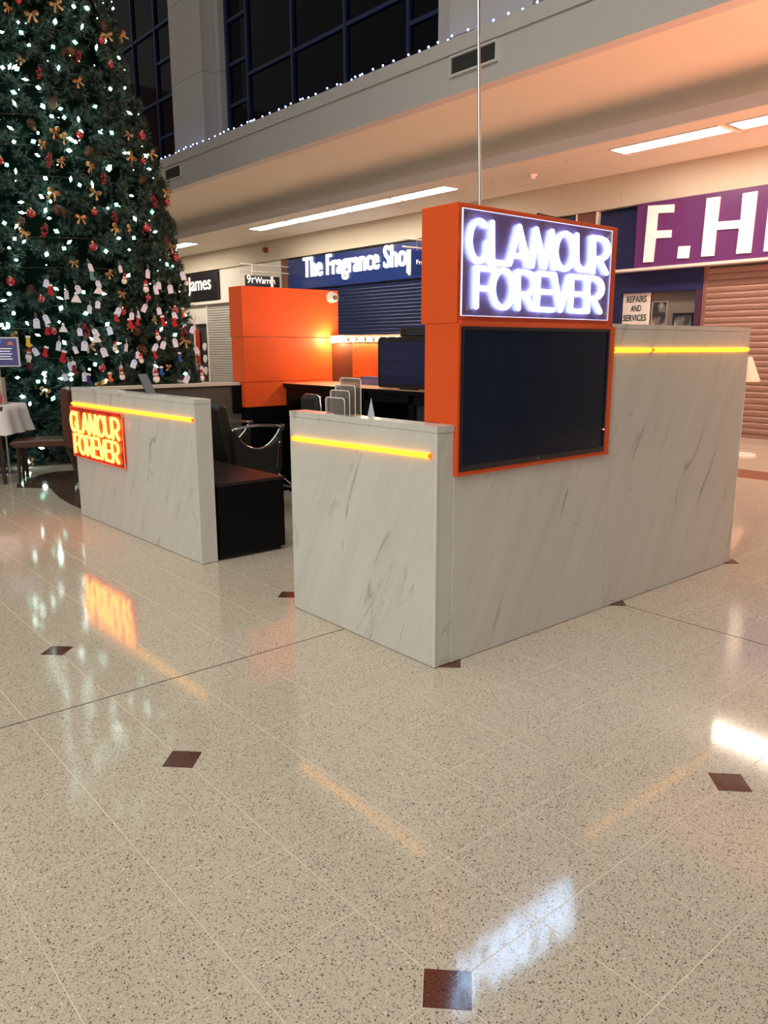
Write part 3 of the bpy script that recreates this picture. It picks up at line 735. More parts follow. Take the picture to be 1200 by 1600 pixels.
box(2.46, 2.54, 3.26, 3.62, 1.128, 1.20).build('body', M('blue_pattern', (.14, .12, .24), .5, var=.8, scale=28), t)
box(2.455, 2.545, 3.255, 3.625, 1.20, 1.208).build('lid', M('blue_lid', (.10, .09, .2), .5), t)
# monitor
t = thing('monitor', (2.16, 2.6, 1.128), 'large black monitor standing on the desk beside the pylon', 'monitor')
m = MB(); y0, y1, z0, z1 = 2.20, 2.98, 1.138, 1.578
rc = .03
rr = [(y0 + rc, z0), (y1 - rc, z0), (y1 - .008, z0 + .008), (y1, z0 + rc), (y1, z1 - rc), (y1 - .008, z1 - .008), (y1 - rc, z1), (y0 + rc, z1), (y0 + .008, z1 - .008), (y0, z1 - rc), (y0, z0 + rc), (y0 + .008, z0 + .008)]
MB().prism(rr, lambda u, v, d: (d, u, v), 2.14, 2.185).build('casing', BLACKP, t)
mm, nt, b = newmat('monitor_reflection')  # striped reflection painted into the screen colour
geo = nt.nodes.new('ShaderNodeNewGeometry'); sx = nt.nodes.new('ShaderNodeSeparateXYZ'); nt.links.new(geo.outputs['Position'], sx.inputs[0])
cb = nt.nodes.new('ShaderNodeCombineXYZ'); nt.links.new(math_n(nt, 'MULTIPLY', sx.outputs[2], 45.0), cb.inputs[2]); nt.links.new(math_n(nt, 'MULTIPLY', sx.outputs[1], 1.2), cb.inputs[1])
nz = node(nt, 'ShaderNodeTexNoise', Scale=1.0, Detail=2.0); nt.links.new(cb.outputs[0], nz.inputs['Vector'])
nt.links.new(mix_c(nt, nz.outputs[0], (.003, .004, .02), (.022, .026, .095)), b.inputs['Base Color']); b.inputs['Roughness'].default_value = .2
box(2.136, 2.14, y0 + .035, y1 - .045, z0 + .04, z1 - .045).build('screen', mm, t)
box(2.15, 2.19, 2.5, 2.7, 1.128, 1.14).build('foot', BLACKP, t)
t = thing('scanner_box', (2.25, 2.6, 1.578), 'black device clipped on top of the desk monitor', 'device')
box(2.15, 2.21, 2.32, 2.70, 1.579, 1.652).build('body', BLACKP, t, bevel=.012)
box(2.145, 2.15, 2.36, 2.60, 1.59, 1.635).build('front', M('slate_front', (.022, .026, .032), .4), t)

# brochure stand on the front counter
t = thing('brochure_stand', (.06, .75, 1.15), 'clear acrylic four-tier brochure stand on the front counter', 'brochure stand')
ACR2 = acrylic('stand_acrylic', (.98, .97, .96), .02, (.70, .60, .52), .05); ACE = M('acrylic_edge', (.92, .88, .82), .25, spec=.8)
for k, (x, ya, yb, h_) in enumerate(((-.005 + .02, .865, .70, .088), (.040, .855, .69, .125), (.065, .845, .675, .152), (.09, .835, .66, .187))):
    pz = [(yb, 1.1505), (ya, 1.1505), (ya, 1.1505 + h_ - .015), (ya - .005, 1.1505 + h_ - .004), (ya - .015, 1.1505 + h_), (yb + .015, 1.1505 + h_), (yb + .005, 1.1505 + h_ - .004), (yb, 1.1505 + h_ - .015)]
    pk = MB().prism(pz, lambda u, v, d: (d, u, v), x, x + .003).build('pocket', ACR2, t)
    MB().tube([(x + .0015, p, q) for p, q in pz], .0022, 5, True).build('rim', ACE, pk)
box(.014, .10, .66, .87, 1.1500, 1.1535).build('tray', ACR2, t)
t = thing('leaflet', (.10, .585, 1.15), 'small grey folded leaflet standing behind the brochure stand', 'leaflet')
m = MB(); m.add([(.085, .60, 1.15), (.10, .56, 1.15), (.098, .585, 1.245)], [(0, 1, 2)]); m.add([(.10, .56, 1.15), (.104, .60, 1.15), (.098, .585, 1.245)], [(0, 1, 2)]); m.add([(.104, .60, 1.15), (.085, .60, 1.15), (.098, .585, 1.245)], [(0, 1, 2)])
m.build('sheet', M('grey_paper', (.42, .42, .48), .6), t)
t = thing('tablet', (.10, 3.30, 1.15), 'thin dark tablet leaning upright on the left counter', 'tablet')
MB().prism([(3.225, 1.151), (3.24, 1.151), (3.385, 1.29), (3.37, 1.292)], lambda u, v, d: (d, u, v), .065, .135).build('slab', BLACKP, t)
MB().prism([(3.221, 1.1515), (3.225, 1.151), (3.37, 1.292), (3.366, 1.293)], lambda u, v, d: (d, u, v), .065, .135).build('edge', STEEL, t)

# salon chair facing the vanity
LEATH = M('black_leather', (.022, .021, .020), .38, var=.15)
t = thing('salon_chair', (1.16, 3.72, 0), 'black salon chair with curved chrome armrests', 'salon chair')
MB().lathe([(.27, 0), (.28, .012), (.27, .03), (.06, .05), (.045, .06), (.045, .36)], (0, 0), 28).build('base', CHROME, t, smooth=True, local=True)
box(-.24, .24, -.235, .235, .38, .50).build('seat', LEATH, t, local=True, bevel=.03)
MB().prism([(-.26, .42), (-.17, .46), (-.27, 1.0), (-.33, 1.02), (-.37, .98)], lambda u, v, d: (u, d, v), -.22, .22).build('backrest', LEATH, t, local=True, bevel=.02)
for s in (-1, 1):
    y = s * .27
    side = [(-.25, .795), (-.235, .40), (.20, .38), (.22, .45), (.235, .79), (.20, .70), (.12, .632), (.0, .607), (-.11, .63), (-.19, .70)]
    MB().prism(side, lambda u, v, d: (u, d, v), y - .025, y + .025).build('side_panel', LEATH, t, local=True)
    top = [(-.25 + .485 * k / 10, y, .80 + .022 * math.sin(math.pi * k / 10)) for k in range(11)]
    low = [(.235 - .485 * k / 14, y, .797 - .185 * math.sin(math.pi * k / 14) ** .8) for k in range(1, 14)]
    MB().tube(top + low, .011, 8, True).build('armrest', CHROME, t, smooth=True, local=True)
    MB().sphere((.25, y, .79), .03, 10, 6).build('arm_tip', LEATH, t, smooth=True, local=True)
MB().cyl((.19, -.305, .655), (.15, -.32, .44), .006, n=8).build('lever', CHROME, t, local=True)
MB().sphere((.19, -.305, .66), .011, 8, 6).build('lever_knob', CHROME, t, local=True)
MB().tube([(.2, -.2, .40), (.42, -.2, .22), (.44, 0, .20), (.42, .2, .22), (.2, .2, .40)], .012, 8).build('footrest', CHROME, t, local=True)
# second chair
t = thing('stylist_chair', (1.72, 3.02, 0), 'black padded chair with chrome-rimmed back behind the brochure stand', 'chair')
MB().lathe([(.25, 0), (.26, .012), (.25, .03), (.05, .05), (.04, .06), (.04, .44)], (0, 0), 24).build('base', CHROME, t, smooth=True, local=True)
box(-.22, .22, -.21, .21, .44, .54).build('seat', LEATH, t, local=True, bevel=.03)
box(-.27, -.20, -.06, .20, .60, 1.085).build('backrest', LEATH, t, local=True, bevel=.03)
MB().tube([(-.235, -.065, .62), (-.235, -.068, 1.0), (-.235, -.05, 1.075), (-.235, .0, 1.092), (-.235, .15, 1.092), (-.235, .195, 1.07), (-.235, .208, 1.0), (-.235, .205, .62)], .008, 8).build('back_rim', CHROME, t, local=True, smooth=True)
box(-.24, -.21, .03, .11, .52, .62).build('back_bracket', CHROME, t, local=True)

# ================================================================== TREE AREA
TC = (1.45, 9.75)
ZK = [0, .5, 1.02, 1.9, 3.47, 4.52, 5.28, 6.25, 11.0]; RK = [2.0, 2.12, 2.14, 2.0, 1.81, 1.55, 1.33, 1.14, .1]
def rad(z): return float(np.interp(z, ZK, RK))
tree = thing('christmas_tree', (*TC, 0), 'huge dark green artificial Christmas tree at the left', 'Christmas tree')
MB().lathe([(.18, 0), (.16, 4), (.06, 10.6)], TC, 10).build('trunk', M('trunk_brown', (.03, .02, .012), .9), tree)
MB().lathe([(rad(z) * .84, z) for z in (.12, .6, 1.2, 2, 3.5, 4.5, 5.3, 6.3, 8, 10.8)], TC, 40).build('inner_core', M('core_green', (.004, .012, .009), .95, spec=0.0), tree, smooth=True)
rs = np.random.RandomState(5)
def foliage():
    V = []; F = []; n0 = 0
    ncl = 3900
    zs = []
    while len(zs) < ncl:
        z = rs.uniform(.04, 10.9)
        if rs.rand() < rad(z) / 2.2: zs.append(z)
    verts = []; 
    for z in zs:
        th = rs.uniform(-math.pi, math.pi)
        front = -170 < math.degrees(th) < 20 or math.degrees(th) > 170
        ns = 15 if (front and z < 7) else 4
        r = rad(z) * rs.uniform(.90, 1.0)
        n = np.array([math.cos(th), math.sin(th), 0]); tt = np.array([-n[1], n[0], 0]); up = np.array([0, 0, 1.])
        c = np.array([TC[0], TC[1], z]) + n * r
        for k in range(ns):
            d = n * rs.uniform(.2, 1.0) + tt * rs.normal(0, .65) + up * rs.normal(-.05, .5); d /= np.linalg.norm(d)
            b = c - d * .03; L = rs.uniform(.09, .17)
            a = np.cross(d, up); a /= np.linalg.norm(a) + 1e-6; e = np.cross(d, a)
            q = 16
            tpos = rs.uniform(.15, 1.0, q); ang = rs.uniform(0, 2 * math.pi, q)
            ln = rs.uniform(.034, .058, q); wd = .0065
            base = b + np.outer(tpos * L, d)
            rdir = np.outer(np.cos(ang), a) + np.outer(np.sin(ang), e)
            tip = base + rdir * ln[:, None] + d * (ln * .75)[:, None]
            sd = np.cross(rdir, d) * wd
            verts.append(np.stack([base - sd, base + sd, tip], 1).reshape(-1, 3))
    v = np.concatenate(verts)
    v[:, 2] = np.maximum(v[:, 2], .012)
    return v
v = foliage(); nt_ = len(v) // 3
loc = np.array([TC[0], TC[1], 0]); v = (v - loc).astype(np.float32)
me = bpy.data.meshes.new('foliage'); me.vertices.add(len(v)); me.vertices.foreach_set('co', v.ravel())
me.loops.add(len(v)); me.loops.foreach_set('vertex_index', np.arange(len(v), dtype=np.int32))
me.polygons.add(nt_); me.polygons.foreach_set('loop_start', np.arange(0, len(v), 3, dtype=np.int32)); me.polygons.foreach_set('loop_total', np.full(nt_, 3, dtype=np.int32))
me.update(); me.validate()
mm, nt, b = newmat('fir_needles')
geo = nt.nodes.new('ShaderNodeNewGeometry'); nz = node(nt, 'ShaderNodeTexNoise', Scale=9.0, Detail=3.0); nt.links.new(geo.outputs['Position'], nz.inputs['Vector'])
nt.links.new(mix_c(nt, nz.outputs[0], (.012, .036, .028), (.028, .076, .054)), b.inputs['Base Color']); b.inputs['Roughness'].default_value = .6
me.materials.append(mm)
fo = bpy.data.objects.new('foliage', me); COL.objects.link(fo); fo.parent = tree; fo['kind'] = 'stuff'

LIGHT = [(-39,6.02),(-79,5.72),(-109,5.37),(-108,5.25),(-76,5.5),(-91,5.46),(-105,5.11),(-82,5.27),(-112,4.82),(-117,4.8),(-108,4.68),(-61,5.44),(-69,5.3),(-67,4.8),(-54,4.91),(-113,4.51),(-113,4.38),(-102,4.38),(-95,4.38),(-79,4.5),(-57,4.57),(-99,4.27),(-88,4.29),(-94,4.28),(-115,4.08),(-88,4.14),(-79,4.18),(-73,4.21),(-92,4.01),(-114,3.92),(-105,4.05),(-107,3.94),(-106,3.78),(-94,3.88),(-68,3.99),(-117,3.64),(-114,3.57),(-78,3.76),(-95,3.53),(-92,3.47),(-87,3.5),(-104,3.51),(-70,3.44),(-78,3.29),(-113,3.21),(-106,3.29),(-103,3.24),(-103,3.34),(-113,3.09),(-105,3.13),(-82,3.23),(-59,3.29),(-93,4.89),(-103,4.6),(-50,5.32),(-94,5.14),(-117,5.23),(-70,5.77),(-114,4.82),(-111,4.8),(-93,4.03),(-91,4.0),(-78,3.73),(-79,3.73),(-53,3.88),(-53,4.05),(-104,3.04),(-119,2.96),(-115,2.93),(-116,2.78),(-113,2.75),(-102,2.89),(-118,2.67),(-106,2.61),(-116,2.53),(-100,2.69),(-98,2.77),(-85,2.69),(-75,2.74),(-72,2.9),(-79,2.87),(-70,3.15),(-59,3.03),(-54,2.62),(-49,2.61),(-77,2.41),(-88,2.16),(-95,2.17),(-103,2.09),(-103,1.97),(-104,2.2),(-119,2.13),(-121,2.05),(-118,1.9),(-114,1.78),(-120,1.74),(-104,1.8),(-88,1.78),(-111,1.64),(-95,1.91),(-65,1.73),(-45,1.94),(-48,1.77),(-57,1.66),(-85,1.54),(-103,1.55),(-94,1.59),(-94,1.28),(-96,1.22),(-110,1.18),(-110,1.09),(-112,1.08),(-118,1.13),(-117,.9),(-115,.81),(-108,.87),(-105,1.11),(-102,1.1),(-91,1.08),(-55,1.12),(-71,1.24),(-86,1.44),(-110,.97),(-122,1.76),(-121,1.72),(-120,1.77),(-110,1.16),(-114,.36),(-113,.25),(-118,.08),(-119,.07),(-119,.14),(-120,.2),(-102,1.16)]
FL = M('fairy_light', (.8, 1, .95), .4, emit=(.70, 1.0, .93), es=22.0, var=0)
FD = M('fairy_light_dim', (.8, 1, .95), .4, emit=(.55, 1.0, .80), es=9.0, var=0)
t = thing('tree_fairy_lights', (*TC, 0), 'string of cool white fairy lights wound through the Christmas tree', 'string lights')
def spindle(a, c): 
    return MB().add([(a, 0, 0), (0, a, 0), (-a, 0, 0), (0, -a, 0), (0, 0, c), (0, 0, -c)], [(0, 1, 4), (1, 2, 4), (2, 3, 4), (3, 0, 4), (1, 0, 5), (2, 1, 5), (3, 2, 5), (0, 3, 5)])
FT = M('fairy_halo_teal', (.5, 1, .9), .4, emit=(.22, .85, .62), es=4.0, var=0)  # teal emission paints in the halo that white bulbs cast on needles
fm = [spindle(.018, .042).mesh('bulb', FL), spindle(.026, .036).mesh('bulb', FL), spindle(.030, .040).mesh('bulb', FT)]; fmd = spindle(.008, .012).mesh('bulb', FD)
rl = random.Random(11); wire = []
def tp(th, z, dr): r = rad(z) + dr; return (r * math.cos(R(th)), r * math.sin(R(th)), z)
for k, (th, z) in enumerate(LIGHT):
    p = tp(th, z, .075); share('bulb', fm[(0, 1, 0, 2)[k % 4]], t, p, (rl.uniform(0, 3), rl.uniform(0, 3), rl.uniform(0, 3)))
for k in range(60):
    th = rl.uniform(-130, -35); z = rl.uniform(.15, 6.6)
    share('bulb', fmd, t, tp(th, z, .065), (rl.uniform(0, 3), rl.uniform(0, 3), rl.uniform(0, 3)))
for k in range(900): wire.append((*tp(-170 + (k * 7.0) % 360, .2 + k * 6.4 / 900, -.03),))
MB().tube(wire, .004, 4).build('wire', M('wire_dark', (.02, .03, .02), .6), t, local=True)

# ornaments
BAUBLE = [(-108,5.62),(-63,5.13),(-65,5.41),(-119,3.68),(-58,3.95),(-110,3.08),(-88,3.16),(-89,4.09),(-53,4.31),(-45,3.49),(-65,3.05),(-90,2.73),(-118,2.27),(-46,2.74),(-70,2.14),(-109,2.07),(-82,1.94),(-92,1.23),(-106,1.68),(-55,2.0)]
BOW = [(-89,5.68),(-102,5.48),(-57,5.54),(-109,4.92),(-85,4.77),(-99,4.1),(-104,3.93),(-98,3.74),(-65,3.96),(-45,4.13),(-87,3.72),(-102,3.35),(-86,3.41),(-62,4.26),(-37,3.67),(-96,4.04),(-114,5.53),(-28,5.76),(-93,3.08),(-113,2.85),(-80,2.99),(-74,3.01),(-97,2.53),(-85,2.42),(-46,2.9),(-79,1.76),(-68,1.86),(-50,1.57),(-65,1.23),(-95,1.5),(-118,1.64),(-93,1.04),(-81,2.17),(-117,.10),(-110,.97)]
CONE = [(-60,5.63),(-89,5.1),(-86,5.12),(-107,4.14),(-98,4.43),(-86,3.9),(-61,3.69),(-101,3.14),(-99,3.11),(-114,2.98),(-112,2.18),(-76,1.46),(-77,1.68),(-52,2.94)]
BERRY = [(-102,4.79),(-82,3.6),(-102,3.74),(-57,3.45),(-82,5.1),(-106,2.9),(-96,1.71),(-80,3.13),(-51,1.73)]
TAG = [(-107,2.26),(-101,2.13),(-97,2.2),(-92,2.47),(-81,2.48),(-90,2.27),(-69,2.45),(-66,2.25),(-64,2.31),(-94,1.96),(-91,2.02),(-79,1.89),(-76,1.91),(-66,1.97),(-43,1.74),(-111,1.78),(-98,1.68),(-93,1.67),(-88,1.7),(-105,1.51),(-100,1.46),(-83,1.49),(-71,1.49),(-67,1.52),(-60,1.55),(-91,1.43),(-79,1.39),(-81,1.28),(-86,1.22),(-73,1.18),(-98,1.13),(-104,1.13),(-101,1.28),(-102,1.26),(-57,1.05),(-41,1.17),(-43,1.45),(-37,1.85),(-57,1.92),(-84,1.94),(-112,1.44),(-97,1.51),(-73,2.0),(-57,2.28),(-108,1.83),(-43,2.5)]
ANGEL = [(-98,2.09),(-90,2.2),(-103,1.72),(-93,1.6)]
SNOW = [(-80,2.35),(-71,2.27),(-114,1.4),(-69,1.64),(-87,1.49),(-78,1.34),(-73,1.1),(-86,1.14),(-43,1.07),(-40,2.43)]
STOCK = [(-92,2.38,'teal'),(-106,2.18,'red'),(-85,1.87,'red'),(-80,1.79,'red'),(-77,1.83,'red'),(-108,1.7,'red'),(-65,1.84,'red'),(-58,1.84,'red'),(-50,1.97,'orange'),(-72,1.4,'red'),(-104,1.38,'red'),(-109,1.44,'red'),(-51,1.74,'maroon'),(-70,1.18,'blue'),(-59,1.35,'blue'),(-90,1.12,'orange'),(-114,1.56,'yellow'),(-97,1.1,'navy'),(-101,1.23,'maroon'),(-114,1.28,'maroon')]
ONES = ['', 'first', 'second', 'third', 'fourth', 'fifth', 'sixth', 'seventh', 'eighth', 'ninth', 'tenth', 'eleventh', 'twelfth', 'thirteenth', 'fourteenth', 'fifteenth', 'sixteenth', 'seventeenth', 'eighteenth', 'nineteenth']
TENS = {2: ('twenty', 'twentieth'), 3: ('thirty', 'thirtieth'), 4: ('forty', 'fortieth')}
def ordw(n):
    if n < 20: return ONES[n]
    a, b = divmod(n, 10)
    return TENS[a][1] if b == 0 else TENS[a][0] + '-' + ONES[b]
def hang(name, lst, parts, label, cat, group, dr=.10, rv=.25, seed=1, scl=(.85, 1.15)):
    """parts: list of (part name, mesh); local +X points out of the tree"""
    rr_ = random.Random(seed); order = sorted(range(len(lst)), key=lambda k: -lst[k][1])
    for rank, k in enumerate(order):
        th, z = lst[k][:2]; p = tp(th, z, dr); s = rr_.uniform(*scl)
        lab = label % ordw(rank + 1)
        loc_ = (p[0] + TC[0], p[1] + TC[1], z); ro = (rr_.uniform(-rv, rv), rr_.uniform(-rv, rv) * .5, R(.5 * th - 52) + rr_.uniform(-rv, rv) * 1.5)
        if len(parts) == 1:
            o = share(name, parts[0][1], None, loc_, ro, (s, s, s))
        else:
            o = thing(name, loc_); o.rotation_euler = ro; o.scale = (s, s, s)
            for pn, me_ in parts: share(pn, me_, o)
        T(o, lab, cat, group)
BRED = M('bauble_red', (.30, .008, .012), .12, spec=.7, coat=.6)
GOLD = M('gold_ribbon', (.50, .31, .14), .4, metal=.2); GOLDC = M('gold_cap', (.7, .5, .2), .3, 1.0)
hang('red_bauble', BAUBLE, [('ball', MB().sphere((0, 0, 0), .048, 16, 10).mesh('ball', BRED, True)), ('cap', MB().cyl((0, 0, .045), (0, 0, .062), .014, n=8).mesh('cap', GOLDC))],
     'shiny red bauble on the Christmas tree, %s highest of them', 'bauble', 'red baubles on the tree')
def bow_mesh():
    m = MB()
    for s in (-1, 1):
        lp = [(0, 0), (.035 * s, .035), (.075 * s, .045), (.09 * s, .015), (.07 * s, -.012), (.03 * s, -.008)]
        for i in range(len(lp)):
            a = lp[i]; b_ = lp[(i + 1) % len(lp)]
            m.add([(.0, a[0], a[1]), (.0, b_[0], b_[1]), (.045, b_[0], b_[1]), (.045, a[0], a[1])], [(0, 1, 2, 3)])
        m.add([(.01, 0, 0), (.03, .018 * s, .004), (.012, .075 * s, -.085), (.03, .045 * s, -.105)], [(0, 1, 2, 3)] if s > 0 else [(3, 2, 1, 0)])
        m.add([(.01, .09 * s, .015), (.01, .075 * s, .045), (.01, .03 * s, .035), (.01, .0, .0), (.01, .03 * s, -.008), (.01, .07 * s, -.012)], [(0, 1, 2, 3, 4, 5)])
    m.sphere((.025, 0, 0), .018, 8, 5)
    return m.mesh('gold_bow', GOLD)
hang('gold_bow', BOW, [('bow', bow_mesh())], 'gold ribbon bow on the Christmas tree, %s highest of them', 'bow', 'gold bows on the tree', dr=.07, rv=.7, seed=2, scl=(.6, .95))
def cone_mesh():
    m = MB()
    for j in range(6):
        z = -.05 + j * .018; r = .036 * math.sin(math.pi * (j + 1.1) / 7.2) + .006
        for i in range(8):
            a = 2 * math.pi * (i + .5 * (j % 2)) / 8; c, s = math.cos(a), math.sin(a); c2, s2 = math.cos(a + .3), math.sin(a + .3); c3, s3 = math.cos(a - .3), math.sin(a - .3)
            m.add([(r * .5 * c, r * .5 * s, z - .008), (r * c2, r * s2, z + .006), (r * 1.25 * c, r * 1.25 * s, z + .012), (r * c3, r * s3, z + .006)], [(0, 1, 2, 3)])
    m.sphere((0, 0, 0), .02, 8, 6, sz=2.4)
    return m.mesh('pine_cone', M('cone_brown', (.10, .045, .022), .6))
hang('pine_cone', CONE, [('cone', cone_mesh())], 'brown pine cone on the Christmas tree, %s highest of them', 'pine cone', 'pine cones on the tree', dr=.08, rv=.9, seed=3, scl=(1.0, 1.4))
rb = random.Random(5); m = MB()
for k in range(26):
    z = rb.uniform(-.08, .06); a = rb.uniform(0, 6.28); r = .032 * (1 - abs(z + .01) / .12)
    m.sphere((r * math.cos(a), r * math.sin(a), z), .013, 6, 4)
hang('berry_cluster', BERRY, [('berries', m.mesh('berry_cluster', M('berry_red', (.22, .006, .014), .25), True))], 'dark red berry cluster on the Christmas tree, %s highest of them', 'berries', 'berry clusters on the tree', dr=.09, rv=.4, seed=4)
TAGM = M('tag_paper', (.70, .74, .95), .7, var=.03)
tg = [(-.035, -.055), (.035, -.055), (.035, .025), (.028, .042), (.012, .053), (-.012, .053), (-.028, .042), (-.035, .025)]
tagm = MB().prism(tg, lambda u, v_, d: (d, u, v_), 0, .003).mesh('tag', TAGM)
dot = MB().cyl((.002, 0, .028), (.0045, 0, .028), .006, n=8).mesh('hole', M('tag_hole', (.02, .02, .1), .6))
strg = MB().tube([(.003, 0, .03), (.0, .012, .075), (-.01, .006, .115), (-.008, -.006, .115), (.0, -.010, .075), (.003, .002, .03)], .0016, 4).mesh('string', M('tag_string', (.5, .47, .4), .7))
hang('gift_tag', TAG, [('tag', tagm), ('hole', dot), ('string', strg)], 'white paper gift tag on the tree, %s from the top of the tags', 'gift tag', 'white gift tags on the tree', dr=.125, rv=.5, seed=6, scl=(.85, 1.15))
FELT = M('felt_white', (.78, .76, .74), .9)
skirt = MB().prism([(-.062, -.05), (.062, -.05), (.05, -.02), (.018, .035), (-.018, .035), (-.05, -.02)], lambda u, v_, d: (d, u, v_), 0, .012).mesh('robe', FELT)
head = MB().sphere((.006, 0, .055), .021, 10, 6).mesh('head', FELT, True)
hang('felt_angel', ANGEL, [('robe', skirt), ('head', head)], 'white felt angel ornament on the tree, %s highest of the angels', 'ornament', 'felt angels on the tree', dr=.12, rv=.2, seed=7)
body = MB().sphere((0, 0, -.025), .040, 12, 8, sz=1.1, sx=.6).sphere((0, 0, .03), .027, 10, 6, sx=.7).mesh('body', FELT, True)
scarf = MB().lathe([(.024, .004), (.029, .009), (.024, .016)], (0, 0), 12).mesh('scarf', M('felt_red', (.42, .015, .02), .9))
hat = MB().lathe([(.030, .043), (.028, .052), (.012, .082), (.002, .092)], (0, 0), 12).mesh('hat', M('felt_red', (.42, .015, .02), .9))
hang('felt_snowman', SNOW, [('body', body), ('scarf', scarf), ('hat', hat)], 'white felt snowman with red hat on the tree, %s highest snowman', 'ornament', 'felt snowmen on the tree', dr=.13, rv=.25, seed=8)
SC = {'red': (.42, .012, .018), 'teal': (.10, .26, .27), 'orange': (.75, .12, .03), 'maroon': (.14, .01, .02), 'blue': (.02, .09, .36), 'yellow': (.72, .48, .03), 'navy': (.03, .02, .16)}
spoly = [(-.022, .06), (-.022, -.02), (-.03, -.045), (-.005, -.07), (.04, -.062), (.047, -.038), (.022, -.018), (.022, .06)]
for c in SC:
    L = [s for s in STOCK if s[2] == c]
    leg = MB().prism(spoly, lambda u, v_, d: (d, u, v_), 0, .014).mesh('sock', M('felt_' + c + '_sock', SC[c], .9))
    cuff = MB().prism([(-.026, .045), (.026, .045), (.026, .07), (-.026, .07)], lambda u, v_, d: (d, u, v_), -.003, .018).mesh('cuff', FELT)
    lab = 'small %s felt stocking on the tree' % c + (', %s highest of that colour' if len(L) > 1 else ' beside the white tags%.0s')
    hang('felt_stocking', L, [('sock', leg), ('cuff', cuff)], lab, 'stocking', 'felt stockings on the tree', dr=.125, rv=.35, seed=9)

# ------------------------------------------------------------------ table, chair, poster
rtv = (.7635, -.6459)
BR = M('brown_leather', (.075, .022, .012), .32, var=.2); LEGW = M('dark_wood', (.035, .017, .012), .45)
t = thing('dining_chair', (.34, 6.80, 0), 'brown leather dining chair pulled up to the white table', 'chair', rz=R(158))
sp = [(-.29, .40), (.24, .40), (.31, .425), (.33, .45), (.30, .475), (.0, .485), (-.29, .48)]
MB().prism(sp, lambda u, v_, d: (u, d, v_), -.22, .22).build('seat', BR, t, local=True, bevel=.015)
bp_ = [(-.33, .36), (-.235, .40), (-.245, 1.02), (-.26, 1.045), (-.31, 1.045), (-.335, 1.02)]
MB().prism(bp_, lambda u, v_, d: (u, d, v_), -.22, .22).build('backrest', BR, t, local=True, bevel=.012)
for a, b_ in (((.24, .18, .41), (.25, .19, 0)), ((.24, -.18, .41), (.25, -.19, 0)), ((-.27, .18, .41), (-.37, .19, 0)), ((-.27, -.18, .41), (-.37, -.19, 0))):
    MB().cyl(a, b_, .024, .013, n=8).build('leg', LEGW, t, local=True)
TB = thing('side_table', (-.30, 7.33, 0), 'table under a white cloth at the left edge', 'table', rz=R(139.8))
box(-.56, .56, -.33, .33, .82, .858).build('top', LEGW, TB, local=True)
for a in (-.5, .5):
    for b_ in (-.28, .28): MB().cyl((a, b_, 0), (a, b_, .82), .022, n=8).build('leg', LEGW, TB, local=True)
m = MB(); N = 72; rings = []
def rect_pt(k, hx, hy, rr_=.06):
    a = 2 * math.pi * k / N; c, s = math.cos(a), math.sin(a); p = 7.0
    q = (abs(c) ** p + abs(s) ** p) ** (-1 / p); return hx * c * q, hy * s * q
for hh, gx, fl_ in ((.864, .0, 0), (.860, .012, 0), (.80, .03, .3), (.70, .05, .7), (.56, .085, 1.0)):
    ring = []
    for k in range(N):
        x, y = rect_pt(k, .565 + gx, .335 + gx)
        wv = math.sin(k * 2 * math.pi * 11 / N) * .020 * fl_
        cor = max(0, abs(x) / (.565 + gx) * abs(y) / (.335 + gx) - .8) / .2
        L_ = math.hypot(x, y); x *= 1 + (wv + cor * .08 * fl_) / L_; y *= 1 + (wv + cor * .08 * fl_) / L_
        ring.append((x, y, hh - cor * .09 * fl_))
    rings.append(ring)
m.v = [p for r in rings for p in r]
for j in range(len(rings) - 1):
    for k in range(N): m.f.append((j * N + (k + 1) % N, j * N + k, (j + 1) * N + k, (j + 1) * N + (k + 1) % N)); m.mi.append(0)
m.f.append(tuple(range(N))); m.mi.append(0)
TBc = thing('tablecloth', (-.30, 7.33, 0), 'white cloth draped over the table at the left edge', 'tablecloth', rz=R(139.8))
o = m.build('cloth', M('white_cloth', (.74, .71, .70), .85), TBc, smooth=True, local=True)
t = thing('display_box', (-.02, 7.10, .865), 'tan upright card box on the white tablecloth', 'box', rz=R(139.8))
box(-.10, .10, -.03, .05, 0, .30).build('carton', M('tan_card', (.46, .37, .29), .7), t, local=True)
box(-.10, .10, -.10, -.03, 0, .02).build('shelf', M('tan_card', (.46, .37, .29), .7), t, local=True)
for k, a in enumerate((.04, -.055)):
    t = thing('pink_bottle', (-.02 + a * -.7635 - .065 * -.6459 * -1 , 7.10 + a * .6459 - .065 * .7635, .886), 'pink bottle %s on the card box shelf' % ('left' if k == 0 else 'right'), 'bottle', 'pink bottles')
    MB().lathe([(.028, 0), (.034, .01), (.034, .09), (.014, .12), (.013, .15)], (0, 0), 14).build('body', M('pink_liquid', (.62, .10, .20), .25), t, smooth=True, local=True)
    MB().lathe([(.016, .15), (.016, .18), (.008, .19)], (0, 0), 12).build('cap', BLACKP, t, local=True)
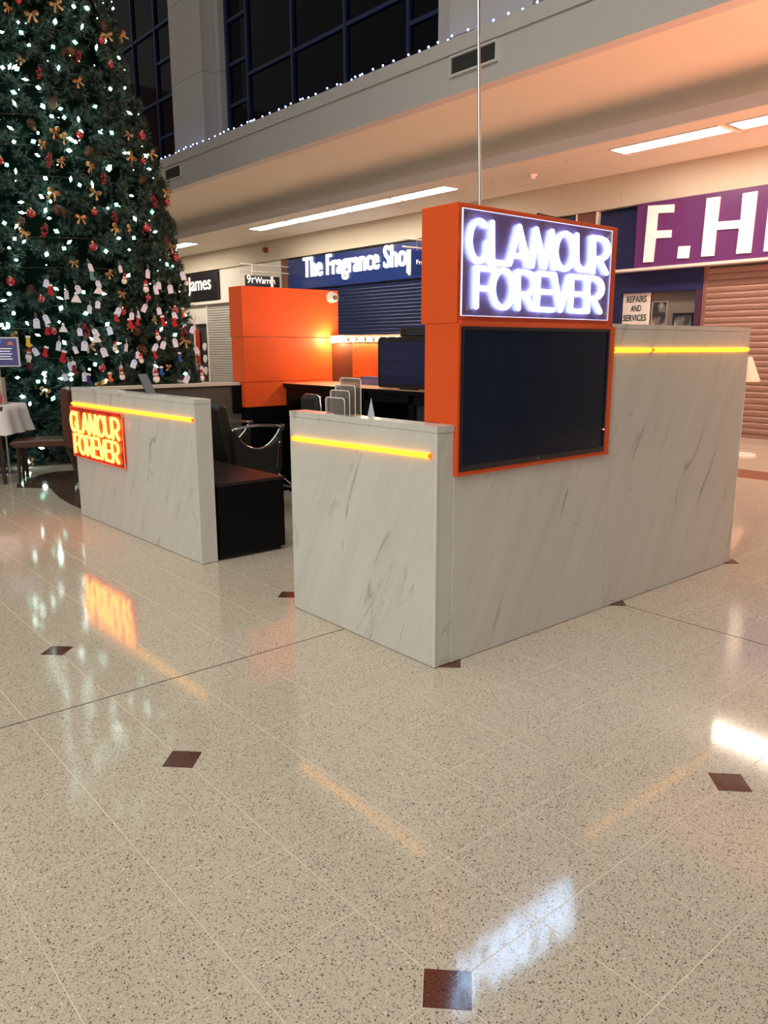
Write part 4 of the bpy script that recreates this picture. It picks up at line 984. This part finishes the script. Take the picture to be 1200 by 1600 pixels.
t = thing('poster_stand', (.16, 7.62, 0), 'purple notice poster on a stand at the left edge', 'poster', rz=R(139.8 + 180))
MB().cyl((0, .02, 0), (0, .02, 1.62), .012, n=8).build('pole', STEEL, t, local=True)
MB().lathe([(.17, 0), (.17, .012), (.02, .02)], (0, .02), 20).build('foot', STEEL, t, local=True)
box(-.26, .27, -.012, .006, 1.27, 1.61).build('board', WHITEP, t, local=True)
box(-.245, .255, -.016, -.012, 1.285, 1.595).build('print', M('poster_purple', (.10, .09, .30), .5, var=.15), t, local=True)
for k in range(5): box(-.12, .19 - .02 * (k % 2), -.018, -.016, 1.475 - k * .03, 1.483 - k * .03).build('text_line', LETP, t, local=True)
MB().cyl((.06, -.0185, 1.56), (.06, -.016, 1.56), .025, n=14).build('badge', M('badge_blue', (.05, .22, .62), .5), t, local=True)
MB().prism([(.14, 1.52), (.22, 1.52), (.205, 1.545), (.18, 1.57), (.155, 1.545)], lambda u, v_, d: (u, d, v_), -.0185, -.016).build('bell_print', M('bell_orange', (.65, .25, .08), .5), t, local=True)

# ------------------------------------------------------------------ floor lamp on the right
t = thing('floor_lamp', (8.36, 2.60, 0), 'white floor lamp with a cone shade behind the tall marble wall', 'lamp')
MB().lathe([(.235, 0), (.24, .01), (.235, .018), (.03, .03)], (0, 0), 32).build('base', WHITEP, t, smooth=False, local=True)
MB().cyl((0, 0, .02), (0, 0, 1.18), .025, n=12).build('pole', WHITEP, t, local=True)
m = MB(); n = 28
for r, z in ((.205, 1.02), (.075, 1.35), (.068, 1.35), (.198, 1.02)):
    for i in range(n): m.v.append((r * math.cos(2 * math.pi * i / n), r * math.sin(2 * math.pi * i / n), z))
for j in range(4):
    for i in range(n): m.f.append((j * n + i, j * n + (i + 1) % n, ((j + 1) % 4) * n + (i + 1) % n, ((j + 1) % 4) * n + i)); m.mi.append(0)
m.build('shade', M('lamp_shade', (.62, .50, .45), .6), t, smooth=False, local=True)
MB().lathe([(.195, 1.03), (.01, 1.035)], (0, 0), 24).build('diffuser', WHITEP, t, local=True)
